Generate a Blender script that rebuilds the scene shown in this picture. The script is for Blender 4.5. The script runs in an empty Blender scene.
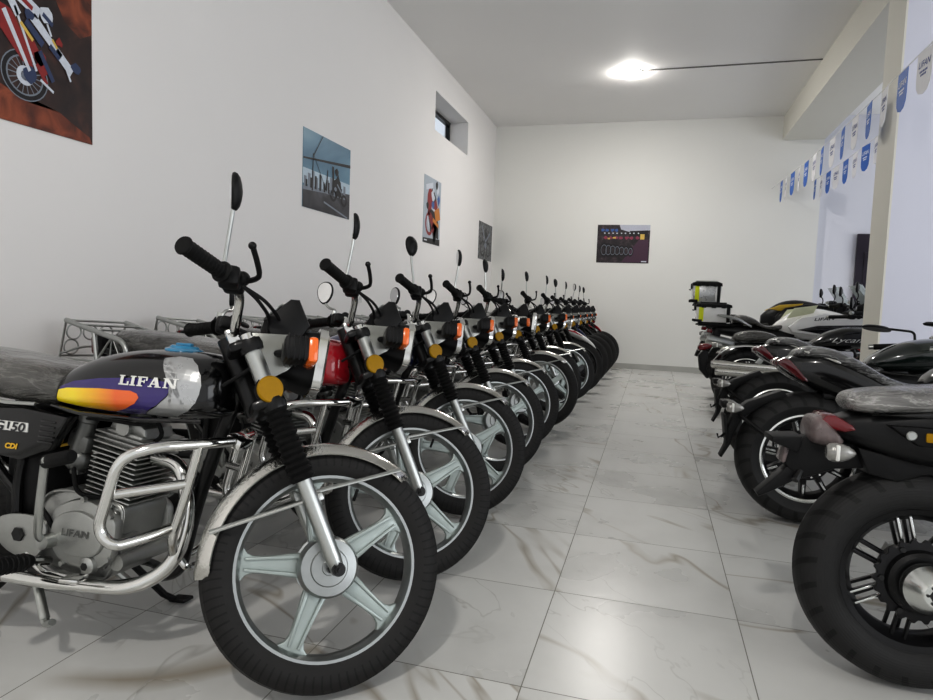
import bpy, bmesh, math, random
from mathutils import Vector, Matrix
from mathutils.bvhtree import BVHTree
PI = math.pi
scene = bpy.context.scene
COL = scene.collection
random.seed(7)

# ------------------------------------------------------------------ materials
MATS = {}
def srgb(c):
    if isinstance(c, str):
        c = tuple(int(c[i:i+2], 16)/255 for i in (0, 2, 4))
    return tuple(x/12.92 if x <= .04045 else ((x+.055)/1.055)**2.4 for x in c)

class NT:
    def __init__(s, m):
        s.m = m; m.use_nodes = True; s.t = m.node_tree; s.t.nodes.clear()
        s.out = s.n('ShaderNodeOutputMaterial')
    def n(s, typ, **kw):
        nd = s.t.nodes.new(typ)
        for k, v in kw.items():
            if k.startswith('i_'):
                nd.inputs[k[2:].replace('_', ' ')].default_value = v
            else:
                setattr(nd, k, v)
        return nd
    def l(s, a, b): s.t.links.new(a, b)
    def math(s, op, a, b=None, clamp=False):
        nd = s.n('ShaderNodeMath', operation=op, use_clamp=clamp)
        for i, x in enumerate((a, b)):
            if x is None: continue
            if isinstance(x, (int, float)): nd.inputs[i].default_value = x
            else: s.l(x, nd.inputs[i])
        return nd.outputs[0]
    def mix(s, f, a, b):
        nd = s.n('ShaderNodeMix', data_type='RGBA')
        for i, x in ((0, f), (6, a), (7, b)):
            if isinstance(x, (int, float)): nd.inputs[i].default_value = x
            elif isinstance(x, tuple): nd.inputs[i].default_value = (*x, 1) if len(x) == 3 else x
            else: s.l(x, nd.inputs[i])
        return nd.outputs[2]
    def ramp(s, f, stops):
        nd = s.n('ShaderNodeValToRGB'); e = nd.color_ramp.elements
        while len(e) < len(stops): e.new(.5)
        for el, (p, c) in zip(e, stops):
            el.position = p; el.color = (*c, 1) if len(c) == 3 else c
        s.l(f, nd.inputs[0]); return nd.outputs[0]

def mat(name, col, rough=.5, metal=0., var=.06, scale=14., bump=0., coat=0., spec=.5, emit=0., trans=0., alpha=1., aniso=0., ior=1.45):
    """a principled surface whose colour and roughness wander a little with a noise"""
    if name in MATS: return MATS[name]
    m = bpy.data.materials.new(name); k = NT(m); c = srgb(col)
    p = k.n('ShaderNodeBsdfPrincipled')
    k.l(p.outputs[0], k.out.inputs[0])
    tc = k.n('ShaderNodeTexCoord'); nz = k.n('ShaderNodeTexNoise', i_Scale=scale, i_Detail=4.)
    k.l(tc.outputs['Object'], nz.inputs['Vector'])
    lo = tuple(x*(1-var) for x in c); hi = tuple(min(1, x*(1+var)) for x in c)
    k.l(k.mix(nz.outputs[0], lo, hi), p.inputs['Base Color'])
    r = k.math('ADD', k.math('MULTIPLY', nz.outputs[0], .12*rough + .02), rough - .06*rough - .01, True)
    k.l(r, p.inputs['Roughness'])
    p.inputs['Metallic'].default_value = metal
    p.inputs['Specular IOR Level'].default_value = spec
    p.inputs['IOR'].default_value = ior
    p.inputs['Coat Weight'].default_value = coat
    p.inputs['Coat Roughness'].default_value = .06
    p.inputs['Transmission Weight'].default_value = trans
    p.inputs['Alpha'].default_value = alpha
    if emit:
        p.inputs['Emission Color'].default_value = (*c, 1); p.inputs['Emission Strength'].default_value = emit
    if bump:
        b = k.n('ShaderNodeBump', i_Strength=bump, i_Distance=.004)
        n2 = k.n('ShaderNodeTexNoise', i_Scale=scale*6, i_Detail=3.); k.l(tc.outputs['Object'], n2.inputs['Vector'])
        k.l(n2.outputs[0], b.inputs['Height']); k.l(b.outputs[0], p.inputs['Normal'])
    MATS[name] = m; return m

def film_mat(name, dark, light, streak=.55, rough=.22):
    """dark upholstery seen through wrinkled clear plastic film"""
    if name in MATS: return MATS[name]
    m = bpy.data.materials.new(name); k = NT(m)
    p = k.n('ShaderNodeBsdfPrincipled'); k.l(p.outputs[0], k.out.inputs[0])
    tc = k.n('ShaderNodeTexCoord')
    mp = k.n('ShaderNodeMapping'); mp.inputs['Scale'].default_value = (5, 9, 20); mp.inputs['Rotation'].default_value = (.5, .5, .9)
    k.l(tc.outputs['Object'], mp.inputs[0])
    n1 = k.n('ShaderNodeTexNoise', i_Scale=1.7, i_Detail=6., i_Distortion=.8, i_Roughness=.6); k.l(mp.outputs[0], n1.inputs['Vector'])
    ridge = k.math('ABSOLUTE', k.math('SUBTRACT', n1.outputs[0], .5))
    line = k.math('SUBTRACT', 1., k.math('MULTIPLY', ridge, 24.), True)
    n2 = k.n('ShaderNodeTexNoise', i_Scale=.6, i_Detail=6.); k.l(mp.outputs[0], n2.inputs['Vector'])
    hz = k.math('MULTIPLY', k.math('SUBTRACT', n2.outputs[0], .38), 1.1, True)
    f = k.math('ADD', k.math('MULTIPLY', k.math('MULTIPLY', line, n2.outputs[0]), streak), hz, True)
    k.l(k.mix(f, srgb(dark), srgb(light)), p.inputs['Base Color'])  # pale sheen and wrinkle streaks of the film painted into the colour
    p.inputs['Roughness'].default_value = rough; p.inputs['Coat Weight'].default_value = .6; p.inputs['Coat Roughness'].default_value = .08
    b = k.n('ShaderNodeBump', i_Strength=.8, i_Distance=.015); k.l(n1.outputs[0], b.inputs['Height']); k.l(b.outputs[0], p.inputs['Normal'])
    k.l(b.outputs[0], p.inputs['Coat Normal'])
    MATS[name] = m; return m

def tyre_mat(name, col, R, n=54, slant=60., depth=.004):
    """rubber with slanting tread grooves around the crown; the wheel turns about the local y axis"""
    if name in MATS: return MATS[name]
    m = bpy.data.materials.new(name); k = NT(m); c = srgb(col)
    p = k.n('ShaderNodeBsdfPrincipled'); k.l(p.outputs[0], k.out.inputs[0])
    tc = k.n('ShaderNodeTexCoord'); sp = k.n('ShaderNodeSeparateXYZ'); k.l(tc.outputs['Object'], sp.inputs[0])
    a = k.math('ARCTAN2', sp.outputs[2], sp.outputs[0])
    ph = k.math('ADD', k.math('MULTIPLY', a, float(n)), k.math('MULTIPLY', k.math('ABSOLUTE', sp.outputs[1]), slant*1.6))
    s = k.math('SINE', ph); g = k.math('GREATER_THAN', s, .72)
    r = k.math('SQRT', k.math('ADD', k.math('MULTIPLY', sp.outputs[0], sp.outputs[0]), k.math('MULTIPLY', sp.outputs[2], sp.outputs[2])))
    mask = k.math('GREATER_THAN', r, R*.83)
    gm = k.math('MULTIPLY', g, mask)
    nz = k.n('ShaderNodeTexNoise', i_Scale=40., i_Detail=4.); k.l(tc.outputs['Object'], nz.inputs['Vector'])
    base = k.mix(nz.outputs[0], tuple(x*.8 for x in c), tuple(x*1.25 for x in c))
    k.l(k.mix(gm, base, tuple(x*.12 for x in c)), p.inputs['Base Color'])
    p.inputs['Roughness'].default_value = .62; p.inputs['Specular IOR Level'].default_value = .35
    rings = k.math('MULTIPLY', k.math('SINE', k.math('MULTIPLY', r, 900.)), .012)
    b = k.n('ShaderNodeBump', i_Strength=.7, i_Distance=depth)
    k.l(k.math('ADD', k.math('SUBTRACT', 1., gm), rings), b.inputs['Height']); k.l(b.outputs[0], p.inputs['Normal'])
    MATS[name] = m; return m

def grad_mat(name, c0, c1, x0, x1, axis=0, rough=.25):
    if name in MATS: return MATS[name]
    m = bpy.data.materials.new(name); k = NT(m)
    p = k.n('ShaderNodeBsdfPrincipled'); k.l(p.outputs[0], k.out.inputs[0])
    tc = k.n('ShaderNodeTexCoord'); sp = k.n('ShaderNodeSeparateXYZ'); k.l(tc.outputs['Object'], sp.inputs[0])
    mr = k.n('ShaderNodeMapRange'); mr.inputs[1].default_value = x0; mr.inputs[2].default_value = x1
    k.l(sp.outputs[axis], mr.inputs[0])
    k.l(k.mix(mr.outputs[0], srgb(c0), srgb(c1)), p.inputs['Base Color'])
    p.inputs['Roughness'].default_value = rough; p.inputs['Coat Weight'].default_value = .5
    MATS[name] = m; return m

# ------------------------------------------------------------------ mesh builder
def catmull(pts, sub=6, cyc=False):
    P = [Vector(p) for p in pts]; n = len(P); out = []
    for i in range(n if cyc else n-1):
        p0 = P[(i-1) % n] if cyc or i > 0 else P[0]*2-P[1]
        p1 = P[i]; p2 = P[(i+1) % n]
        p3 = P[(i+2) % n] if cyc or i+2 < n else P[-1]*2-P[-2]
        for j in range(sub):
            t = j/sub
            out.append(.5*((2*p1)+(p2-p0)*t+(2*p0-5*p1+4*p2-p3)*t*t+(3*p1-p0-3*p2+p3)*t**3))
    if not cyc: out.append(P[-1])
    return out

def rounded(pts, r, sub=5):
    """polyline with each inner corner replaced by an arc-like bend"""
    P = [Vector(p) for p in pts]; out = [P[0]]
    for i in range(1, len(P)-1):
        a, b, c = P[i-1], P[i], P[i+1]
        d1 = (a-b); d2 = (c-b); k = min(r, d1.length*.48, d2.length*.48)
        s = b+d1.normalized()*k; e = b+d2.normalized()*k
        for j in range(sub+1):
            t = j/sub; out.append(s*(1-t)**2+b*2*t*(1-t)+e*t*t)
    out.append(P[-1]); return out

class MB:
    def __init__(s): s.v = []; s.f = []; s.m = []
    def add(s, vs, fs, mi=0, M=None):
        o = len(s.v)
        s.v += [tuple(M @ Vector(v)) if M is not None else tuple(v) for v in vs]
        s.f += [tuple(i+o for i in f) for f in fs]; s.m += [mi]*len(fs); return s
    def bm(s, bm, mi=0, M=None):
        bm.verts.index_update()
        s.add([v.co.copy() for v in bm.verts], [[v.index for v in f.verts] for f in bm.faces], mi, M); bm.free(); return s
    def box(s, c, d, rot=(0, 0, 0), bev=0., mi=0, M=None, seg=2):
        b = bmesh.new(); bmesh.ops.create_cube(b, size=1.)
        for v in b.verts: v.co = Vector((v.co.x*d[0], v.co.y*d[1], v.co.z*d[2]))
        if bev > 0: bmesh.ops.bevel(b, geom=b.edges[:], offset=min(bev, min(d)*.49), segments=seg, affect='EDGES', profile=.5)
        from mathutils import Euler
        T = Matrix.Translation(Vector(c)) @ Euler(rot).to_matrix().to_4x4()
        return s.bm(b, mi, M @ T if M is not None else T)
    def prism(s, poly, y0, y1, bev=0., mi=0, plane='xz', M=None, seg=2):
        """poly in (x,z), thickness along y; or plane 'xy' with thickness along z; 'yz' along x"""
        def mk(p, d):
            return (p[0], d, p[1]) if plane == 'xz' else ((p[0], p[1], d) if plane == 'xy' else (d, p[0], p[1]))
        b = bmesh.new()
        A = [b.verts.new(mk(p, y0)) for p in poly]; B = [b.verts.new(mk(p, y1)) for p in poly]; n = len(poly)
        b.faces.new(A); b.faces.new(list(reversed(B)))
        for i in range(n): b.faces.new((A[(i+1) % n], A[i], B[i], B[(i+1) % n]))
        bmesh.ops.recalc_face_normals(b, faces=b.faces[:])
        if bev > 0:
            ed = [e for e in b.edges if len(e.link_faces) == 2 and (set(e.verts) <= set(A) or set(e.verts) <= set(B))]
            bmesh.ops.bevel(b, geom=ed, offset=bev, segments=seg, affect='EDGES', profile=.5, clamp_overlap=True)
        big = [f for f in b.faces if len(f.verts) > 4]
        bmesh.ops.triangulate(b, faces=big)
        return s.bm(b, mi, M)
    def tube(s, pts, r, n=10, cyc=False, mi=0, cap=True, M=None, flat=1.):
        P = [Vector(p) for p in pts]; N = len(P)
        R = r if isinstance(r, (list, tuple)) else [r]*N
        T = []
        for i in range(N):
            a = P[(i-1) % N] if cyc or i > 0 else P[i]; b = P[(i+1) % N] if cyc or i < N-1 else P[i]
            d = b-a; T.append(d.normalized() if d.length > 1e-9 else Vector((0, 0, 1)))
        u = T[0].orthogonal().normalized(); vs = []; fs = []
        for i in range(N):
            u = (u-T[i]*u.dot(T[i]))
            u = u.normalized() if u.length > 1e-6 else T[i].orthogonal().normalized()
            w = T[i].cross(u)
            for j in range(n):
                a = 2*PI*j/n; vs.append(P[i]+(u*math.cos(a)+w*math.sin(a)*flat)*R[i])
        for i in range(N if cyc else N-1):
            k = (i+1) % N
            for j in range(n):
                q = (j+1) % n; fs.append((i*n+j, i*n+q, k*n+q, k*n+j))
        if not cyc and cap:
            fs.append(tuple(reversed(range(n)))); fs.append(tuple(range((N-1)*n, N*n)))
        return s.add(vs, fs, mi, M)
    def lathe(s, prof, c=(0, 0, 0), axis=(0, 1, 0), n=40, mi=0, closed=False, a0=0., a1=2*PI, M=None):
        """prof: (radius, height along axis)"""
        ax = Vector(axis).normalized()
        if abs(ax.y) > .999: u, w = Vector((1, 0, 0)), Vector((0, 0, 1))
        elif abs(ax.z) > .999: u, w = Vector((1, 0, 0)), Vector((0, 1, 0))
        else: u = ax.orthogonal().normalized(); w = ax.cross(u)
        full = abs(a1-a0-2*PI) < 1e-6; c = Vector(c); k = len(prof); vs = []; fs = []
        cols = n if full else n+1
        for i in range(cols):
            a = a0+(a1-a0)*i/n
            for r, h in prof: vs.append(c+ax*h+(u*math.cos(a)+w*math.sin(a))*r)
        for i in range(n):
            p = (i+1) % cols
            for j in range(k if closed else k-1):
                q = (j+1) % k; fs.append((i*k+j, i*k+q, p*k+q, p*k+j))
        return s.add(vs, fs, mi, M)
    def cyl(s, a, b, r, n=16, mi=0, r2=None, bev=0., M=None):
        a = Vector(a); b = Vector(b); L = (b-a).length; r2 = r if r2 is None else r2
        if bev: pr = [(0, 0), (r-bev, 0), (r, bev), (r2, L-bev), (r2-bev, L), (0, L)]
        else: pr = [(0, 0), (r, 0), (r2, L), (0, L)]
        return s.lathe(pr, a, b-a, n, mi, M=M)
    def loft(s, rings, mi=0, cap=True, M=None):
        n = len(rings[0]); vs = [p for r in rings for p in r]; fs = []
        for i in range(len(rings)-1):
            for j in range(n):
                q = (j+1) % n; fs.append((i*n+j, i*n+q, (i+1)*n+q, (i+1)*n+j))
        if cap: fs.append(tuple(reversed(range(n)))); fs.append(tuple(range((len(rings)-1)*n, len(rings)*n)))
        return s.add(vs, fs, mi, M)
    def body(s, st, n=28, e=2.5, mi=0, M=None, smooth=4, flatb=0.):
        """superellipse sections along x: (x, z_bottom, z_top, half_width[, y_centre])"""
        if smooth:
            S = catmull([Vector((a[0], a[1], a[2])) for a in st], smooth); Wd = catmull([Vector((a[3], a[4] if len(a) > 4 else 0, 0)) for a in st], smooth)
            st = [(p.x, p.y, p.z, max(w.x, .001), w.y) for p, w in zip(S, Wd)]
        rings = []
        for a in st:
            x, zb, zt, w = a[:4]; yc = a[4] if len(a) > 4 else 0
            zc = zb+(zt-zb)*(.5-flatb); ring = []
            for j in range(n):
                t = 2*PI*j/n; ct, sn = math.cos(t), math.sin(t)
                y = w*math.copysign(abs(ct)**(2/e), ct); h = (zt-zc) if sn > 0 else (zc-zb)
                ring.append((x, yc+y, zc+h*math.copysign(abs(sn)**(2/e), sn)))
            rings.append(ring)
        return s.loft(rings, mi, True, M)
    def ball(s, c, r, n=14, mi=0, M=None):
        rx, ry, rz = (r, r, r) if isinstance(r, (int, float)) else r
        b = bmesh.new(); bmesh.ops.create_uvsphere(b, u_segments=n, v_segments=max(6, n*2//3), radius=1.)
        for v in b.verts: v.co = Vector((c[0]+v.co.x*rx, c[1]+v.co.y*ry, c[2]+v.co.z*rz))
        return s.bm(b, mi, M)
    def decal(s, polys, side, target, mi=0, off=.001, edge=.012, axis='y', origin=1.):
        """flat polygons in (x,z) pressed onto a target surface along y (side -1: from the right)"""
        bvh = BVHTree.FromPolygons([Vector(v) for v in target.v], target.f)
        for poly in polys:
            b = bmesh.new(); vs = [b.verts.new((p[0], 0, p[1])) for p in poly]
            f = b.faces.new(vs); bmesh.ops.triangulate(b, faces=[f])
            for _ in range(7):
                lg = [e for e in b.edges if e.calc_length() > edge]
                if not lg: break
                bmesh.ops.subdivide_edges(b, edges=lg, cuts=1)
                bmesh.ops.triangulate(b, faces=[f for f in b.faces if len(f.verts) > 3])
            last = None
            for v in b.verts:
                hit = bvh.ray_cast(Vector((v.co.x, side*origin, v.co.z)), Vector((0, -side, 0)))
                if hit[0] is None:
                    hit = bvh.find_nearest(Vector((v.co.x, side*.1, v.co.z)))
                v.co = hit[0]+Vector((0, side*off, 0))+(hit[1]*off*.5 if hit[1].y*side > 0 else Vector())
            s.bm(b, mi)
        return s
    def build(s, name, mats, parent=None, label=None, ang=35., org=None):
        """link as ONE object; org: local origin of the mesh"""
        if SHIFT[0]: s.v = [(v[0]+.035, v[1], v[2]-(.035-.015*min(1, max(0, (v[2]-.45)/.15)))*min(1, max(0, (v[2]-.05)/.2))) for v in s.v]
        if org is not None:
            o = Vector(org); s.v = [tuple(Vector(v)-o) for v in s.v]
        me = bpy.data.meshes.new(name); me.from_pydata(s.v, [], s.f)
        if not isinstance(mats, (list, tuple)): mats = [mats]
        for m in mats: me.materials.append(m)
        me.polygons.foreach_set('material_index', s.m)
        b = bmesh.new(); b.from_mesh(me)
        if len(b.verts) < 60000:
            bmesh.ops.recalc_face_normals(b, faces=b.faces[:])
        b.to_mesh(me); b.free()
        me.polygons.foreach_set('use_smooth', [True]*len(me.polygons))
        me.set_sharp_from_angle(angle=math.radians(ang)); me.update()
        ob = bpy.data.objects.new(name, me); COL.objects.link(ob)
        if parent: ob.parent = parent
        po = PORG.get(parent.name, Vector()) if parent else Vector()
        ob.location = (Vector(org) if org is not None else Vector())-po
        PORG[ob.name] = Vector(org) if org is not None else Vector()
        if label: ob['label'] = label
        return ob
PORG = {}
SHIFT = [False]

def thing(name, label, cat, loc=(0, 0, 0), rot=(0, 0, 0), group=None):
    o = bpy.data.objects.new(name, None); COL.objects.link(o); o.empty_display_size = .1
    o.location = loc; o.rotation_euler = rot; o['label'] = label; o['category'] = cat
    if group: o['group'] = group
    return o
def tag(o, label, cat, group=None):
    o['label'] = label; o['category'] = cat
    if group: o['group'] = group
    return o
def struct(o): o['kind'] = 'structure'; return o

def copy_tree(src, parent=None):
    c = src.copy(); COL.objects.link(c); c.parent = parent
    pairs = []
    for ch in list(src.children):
        d, more = copy_tree(ch, c); pairs.append((ch, d)); pairs += more
    return c, pairs

def text_polys(body, size=1., shear=0., bold=0.):
    """outline mesh of a short text: list of triangles in (x, z)"""
    cu = bpy.data.curves.new('t', 'FONT'); cu.body = body; cu.size = size; cu.shear = shear; cu.offset = bold; cu.resolution_u = 3
    o = bpy.data.objects.new('t', cu); COL.objects.link(o)
    dg = bpy.context.evaluated_depsgraph_get(); me = bpy.data.meshes.new_from_object(o.evaluated_get(dg))
    out = [[(me.vertices[i].co.x, me.vertices[i].co.y) for i in p.vertices] for p in me.polygons]
    bpy.data.objects.remove(o); bpy.data.curves.remove(cu); bpy.data.meshes.remove(me)
    return out
def place(polys, x, z, sx=1., sz=None, slope=0.):
    sz = sx if sz is None else sz
    return [[(x+p[0]*sx, z+p[1]*abs(sz)+slope*p[0]*abs(sx)) for p in q] for q in polys]
def R4(x0, y0, x1, y1): return [(x0, y0), (x1, y0), (x1, y1), (x0, y1)]
SLAB = {
 'L': (.82, [R4(.1, 0, .34, 1), R4(0, .88, .44, 1), R4(0, 0, .8, .14), R4(.66, 0, .8, .4)]),
 'I': (.48, [R4(.1, 0, .34, 1), R4(0, .88, .44, 1), R4(0, 0, .44, .12)]),
 'F': (.8, [R4(.1, 0, .34, 1), R4(0, 0, .46, .12), R4(0, .88, .78, 1), R4(.66, .6, .78, 1), R4(.3, .45, .6, .58), R4(.52, .34, .6, .7)]),
 'A': (1.0, [[(.08, 0), (.2, 0), (.52, 1), (.38, 1)], [(.58, 0), (.86, 0), (.62, 1), (.36, 1)], R4(.26, .27, .66, .39), R4(0, 0, .32, .1), R4(.5, 0, .96, .1)]),
 'N': (1.05, [R4(.1, 0, .24, 1), [(.06, 1), (.34, 1), (.9, 0), (.64, 0)], R4(.74, 0, .88, 1), R4(0, 0, .36, .1), R4(0, .9, .3, 1), R4(.62, .9, 1.0, 1)])}
def slab(word):
    x = 0; out = []
    for ch in word:
        w, ps = SLAB[ch]
        out += [[(a+x, b) for a, b in p] for p in ps]; x += w+.06
    return [[(a/x, b) for a, b in p] for p in out]      # unit width, unit height
chrome = mat('chrome', 'd2d2cf', .12, 1., .04, 9.)
chromew = mat('wrapped_chrome', 'd0cfca', .17, 1., .08, 22., bump=.3)
satin = mat('satin_aluminium', 'b3b5b2', .34, 1., .06, 30.)
machined = mat('machined_aluminium', 'd4d6d3', .2, 1., .05, 60.)
cast = mat('cast_aluminium', 'a6a7a4', .42, .85, .1, 40., bump=.12)
castd = mat('dark_cast', '6d6e6c', .45, .8, .12, 40., bump=.1)
spokepaint = mat('silver_green_spoke_paint', '9fa8a5', .38, .5, .05, 25., coat=.2)
black = mat('black_gloss', '070708', .18, 0., .1, 12., coat=.5, spec=.4)
blackm = mat('black_plastic', '0a0a0b', .5, 0., .12, 35., bump=.06, spec=.3)
blackf = mat('black_frame', '090909', .35, 0., .1, 20., coat=.2, spec=.3)
satinblack = mat('satin_black', '0d0d0e', .42, 0., .1, 25., coat=.1, spec=.3)
rubber = mat('rubber', '090909', .62, 0., .15, 60., bump=.12, spec=.25)
darkmetal = mat('dark_metal', '3a3a3a', .35, .9, .15, 30.)
amber = mat('amber_lens', 'e06a1c', .2, 0., .08, 40., coat=.6)
amberr = mat('amber_reflector', '9a7400', .55, 0., .12, 90., coat=.05, bump=.2, spec=.2)
redlens = mat('red_lens', '680c15', .18, 0., .12, 40., coat=.6)
reddark = mat('dark_red_lens', '4d0c12', .15, 0., .2, 30., coat=.8)
wraplens = mat('film_over_lens', '857877', .3, 0., .45, 26., coat=.5, bump=.5, alpha=.62)
clearlens = mat('clear_signal_lens', '8b8a86', .14, .3, .55, 38., coat=.8, bump=.25)
mirrorglass = mat('mirror_glass', 'cfcfcf', .04, 1., .02, 5.)
lensglass = mat('headlight_glass', 'aab0b2', .1, .3, .1, 20., coat=.8)
smokeplate = mat('headlight_bracket_grey', '8f908c', .22, .7, .1, 25.)
blueplastic = mat('blue_wrap', '2f7fa5', .25, 0., .25, 40., coat=.4)
whitepaint = mat('white_gloss', 'e9e9e6', .2, 0., .02, 10., coat=.5)
redpaint = mat('red_gloss', '9d1623', .16, 0., .05, 10., coat=.7)
bluepaint = mat('blue_gloss', '1b2350', .16, 0., .08, 10., coat=.7)
silverpaint = mat('silver_paint', 'b0b1b1', .28, .6, .04, 30., coat=.5)
purple = mat('purple_graphic', '35286a', .25, 0., .06, 20., coat=.5)
grad = grad_mat('yellow_to_orange_graphic', 'f0d71d', 'e0682a', -.70, -.55)
lettersilver = mat('letter_silver', 'dcdcd8', .3, .2, .03, 60.)
letterdark = mat('letter_dark', '26262a', .5, 0., .05, 60.)
letteryellow = mat('letter_yellow', 'd0a528', .4, 0., .05, 60.)
green = mat('dark_green_tank', '0f1916', .16, 0., .1, 12., coat=.9)
yellowlab = mat('yellow_label', 'dfe81c', .5, 0., .04, 60.)
yellowp = mat('yellow_panel', 'c9a51c', .35, 0., .1, 20., coat=.4)
seatfilm = film_mat('seat_in_film', '24231f', '8f8d88', .45)
seatfilm2 = film_mat('seat_in_film_pale', '5b5a59', 'd2d1cd', .60, .26)
seatfilm3 = film_mat('seat_in_film_dark', '161617', 'b5b5b3', .75)
tyre_a = tyre_mat('commuter_tyre', '161514', .308, 80, 70., .002)
tyre_b = tyre_mat('wide_tyre', '1f1f1f', .305, 24, 34., .02)

palefilm = mat('pale_yellow_film', 'd3d6b4', .3, 0., .1, 15., coat=.4)
rimmetal = mat('rim_aluminium', 'a4a7a6', .34, 1., .08, 50.)
pulleymetal = mat('pulley_metal', '2c2c2d', .4, .8, .12, 40.)
AX_F = Vector((0, 0, .308)); AX_R = Vector((-1.28, 0, .308))
def arc(c, r, a0, a1, n=16, plane='xz', y=0.):
    return [(c[0]+r*math.cos(math.radians(a0+(a1-a0)*i/n)), c[1]+r*math.sin(math.radians(a0+(a1-a0)*i/n))) for i in range(n+1)]

def tyre_prof(R, w, rin, k=.55):
    h = w/2
    return [(rin, -h*.62), (rin+.012, -h*.8), (rin+(R-rin)*.45, -h), (rin+(R-rin)*.72, -h*.93), (R-.014*k, -h*.62), (R-.004, -h*.32), (R, 0),
            (R-.004, h*.32), (R-.014*k, h*.62), (rin+(R-rin)*.72, h*.93), (rin+(R-rin)*.45, h), (rin+.012, h*.8), (rin, h*.62)]

def alloy_wheel(root, name, C, front=True, rot=0., rimmat=None, spoke=None, tyre=None, dark=False):
    C = Vector(C); rimmat = rimmat or rimmetal; spoke = spoke or spokepaint
    t = MB(); t.lathe(tyre_prof(.308, .080, .222), C, n=72)
    ty = t.build(name, tyre or tyre_a, root, org=C)
    r = MB()
    r.lathe([(.232, -.030), (.2345, -.0265), (.232, -.0225), (.228, -.023), (.224, -.015), (.223, 0), (.224, .015), (.228, .023), (.232, .0225), (.2345, .0265), (.232, .030),
             (.226, .0305), (.224, .030), (.217, .020), (.214, .010), (.214, -.010), (.217, -.020), (.224, -.030), (.232, -.0305)], C, n=72, closed=True)
    for i in range(5):
        a = math.radians(rot+72*i)
        M = Matrix.Translation(C) @ Matrix.Rotation(-a, 4, 'Y')
        pl = [(.06, -.032), (.10, -.028), (.15, -.021), (.185, -.021), (.200, -.027), (.214, -.046), (.219, 0), (.214, .046), (.200, .027), (.185, .021), (.15, .021), (.10, .028), (.06, .032)]
        r.prism(pl, -.011, .011, .004, 1, M=M)
        for sd in (-1, 1):
            for z in (-1, 1):
                r.prism([(.062, z*.023-.005), (.205, z*.013-.0035), (.205, z*.013+.0035), (.062, z*.023+.005)], min(sd*.010, sd*.019), max(sd*.010, sd*.019), .003, 1, M=M)
    # valve stem
    a = math.radians(rot+36); d = Vector((math.cos(a), 0, math.sin(a)))
    r.cyl(C+d*.21+Vector((0, -.004, 0)), C+d*.178+Vector((0, -.012, 0)), .0045, 8, 2)
    r.build('rim', [rimmat, spoke, rubber], ty, org=C)
    h = MB()
    w = .052
    h.lathe([(0, -w-.012), (.018, -w-.012), (.02, -w-.006), (.045, -w-.004), (.048, -w+.001), (.07, -w+.003), (.076, -w+.012), (.078, -.02), (.062, -.016), (.062, .016), (.078, .02), (.076, w-.012), (.07, w-.003), (.02, w), (0, w)], C, n=40)
    h.cyl(C+Vector((0, -w-.012, 0)), C+Vector((0, -w-.035, 0)), .012, 6, 1)
    h.cyl(C+Vector((0, w, 0)), C+Vector((0, w+.03, 0)), .012, 6, 1)
    h.build('hub', [rimmat, darkmetal], ty, org=C)
    return ty

def fender(root, name, C, R, w, a0, a1, m, drop=.035, th=.003):
    C = Vector(C); f = MB(); n = 40; rings = []
    pr = []
    for j in range(11):
        t = -1+2*j/10; pr.append((R+.012-drop*abs(t)**2.6, t*w/2))
    lip = [(pr[0][0]-.004, pr[0][1]-.004)]
    outer = [(pr[0][0]-.006, pr[0][1]-.004)]+pr+[(pr[-1][0]-.006, pr[-1][1]+.004)]
    inner = [(a-th, b*(1-th*2/w)) for a, b in reversed(outer)]
    sec = outer+inner
    for i in range(n+1):
        a = math.radians(a0+(a1-a0)*i/n); e = min(i, n-i)/n
        k = 1. if e > .06 else .55+.45*math.sqrt(max(0, 1-(1-e/.06)**2))
        rings.append([(C.x+r*math.cos(a), C.y+h*k, C.z+r*math.sin(a)) for r, h in sec])
    f.loft(rings); return f.build(name, m, root, ang=50)

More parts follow.
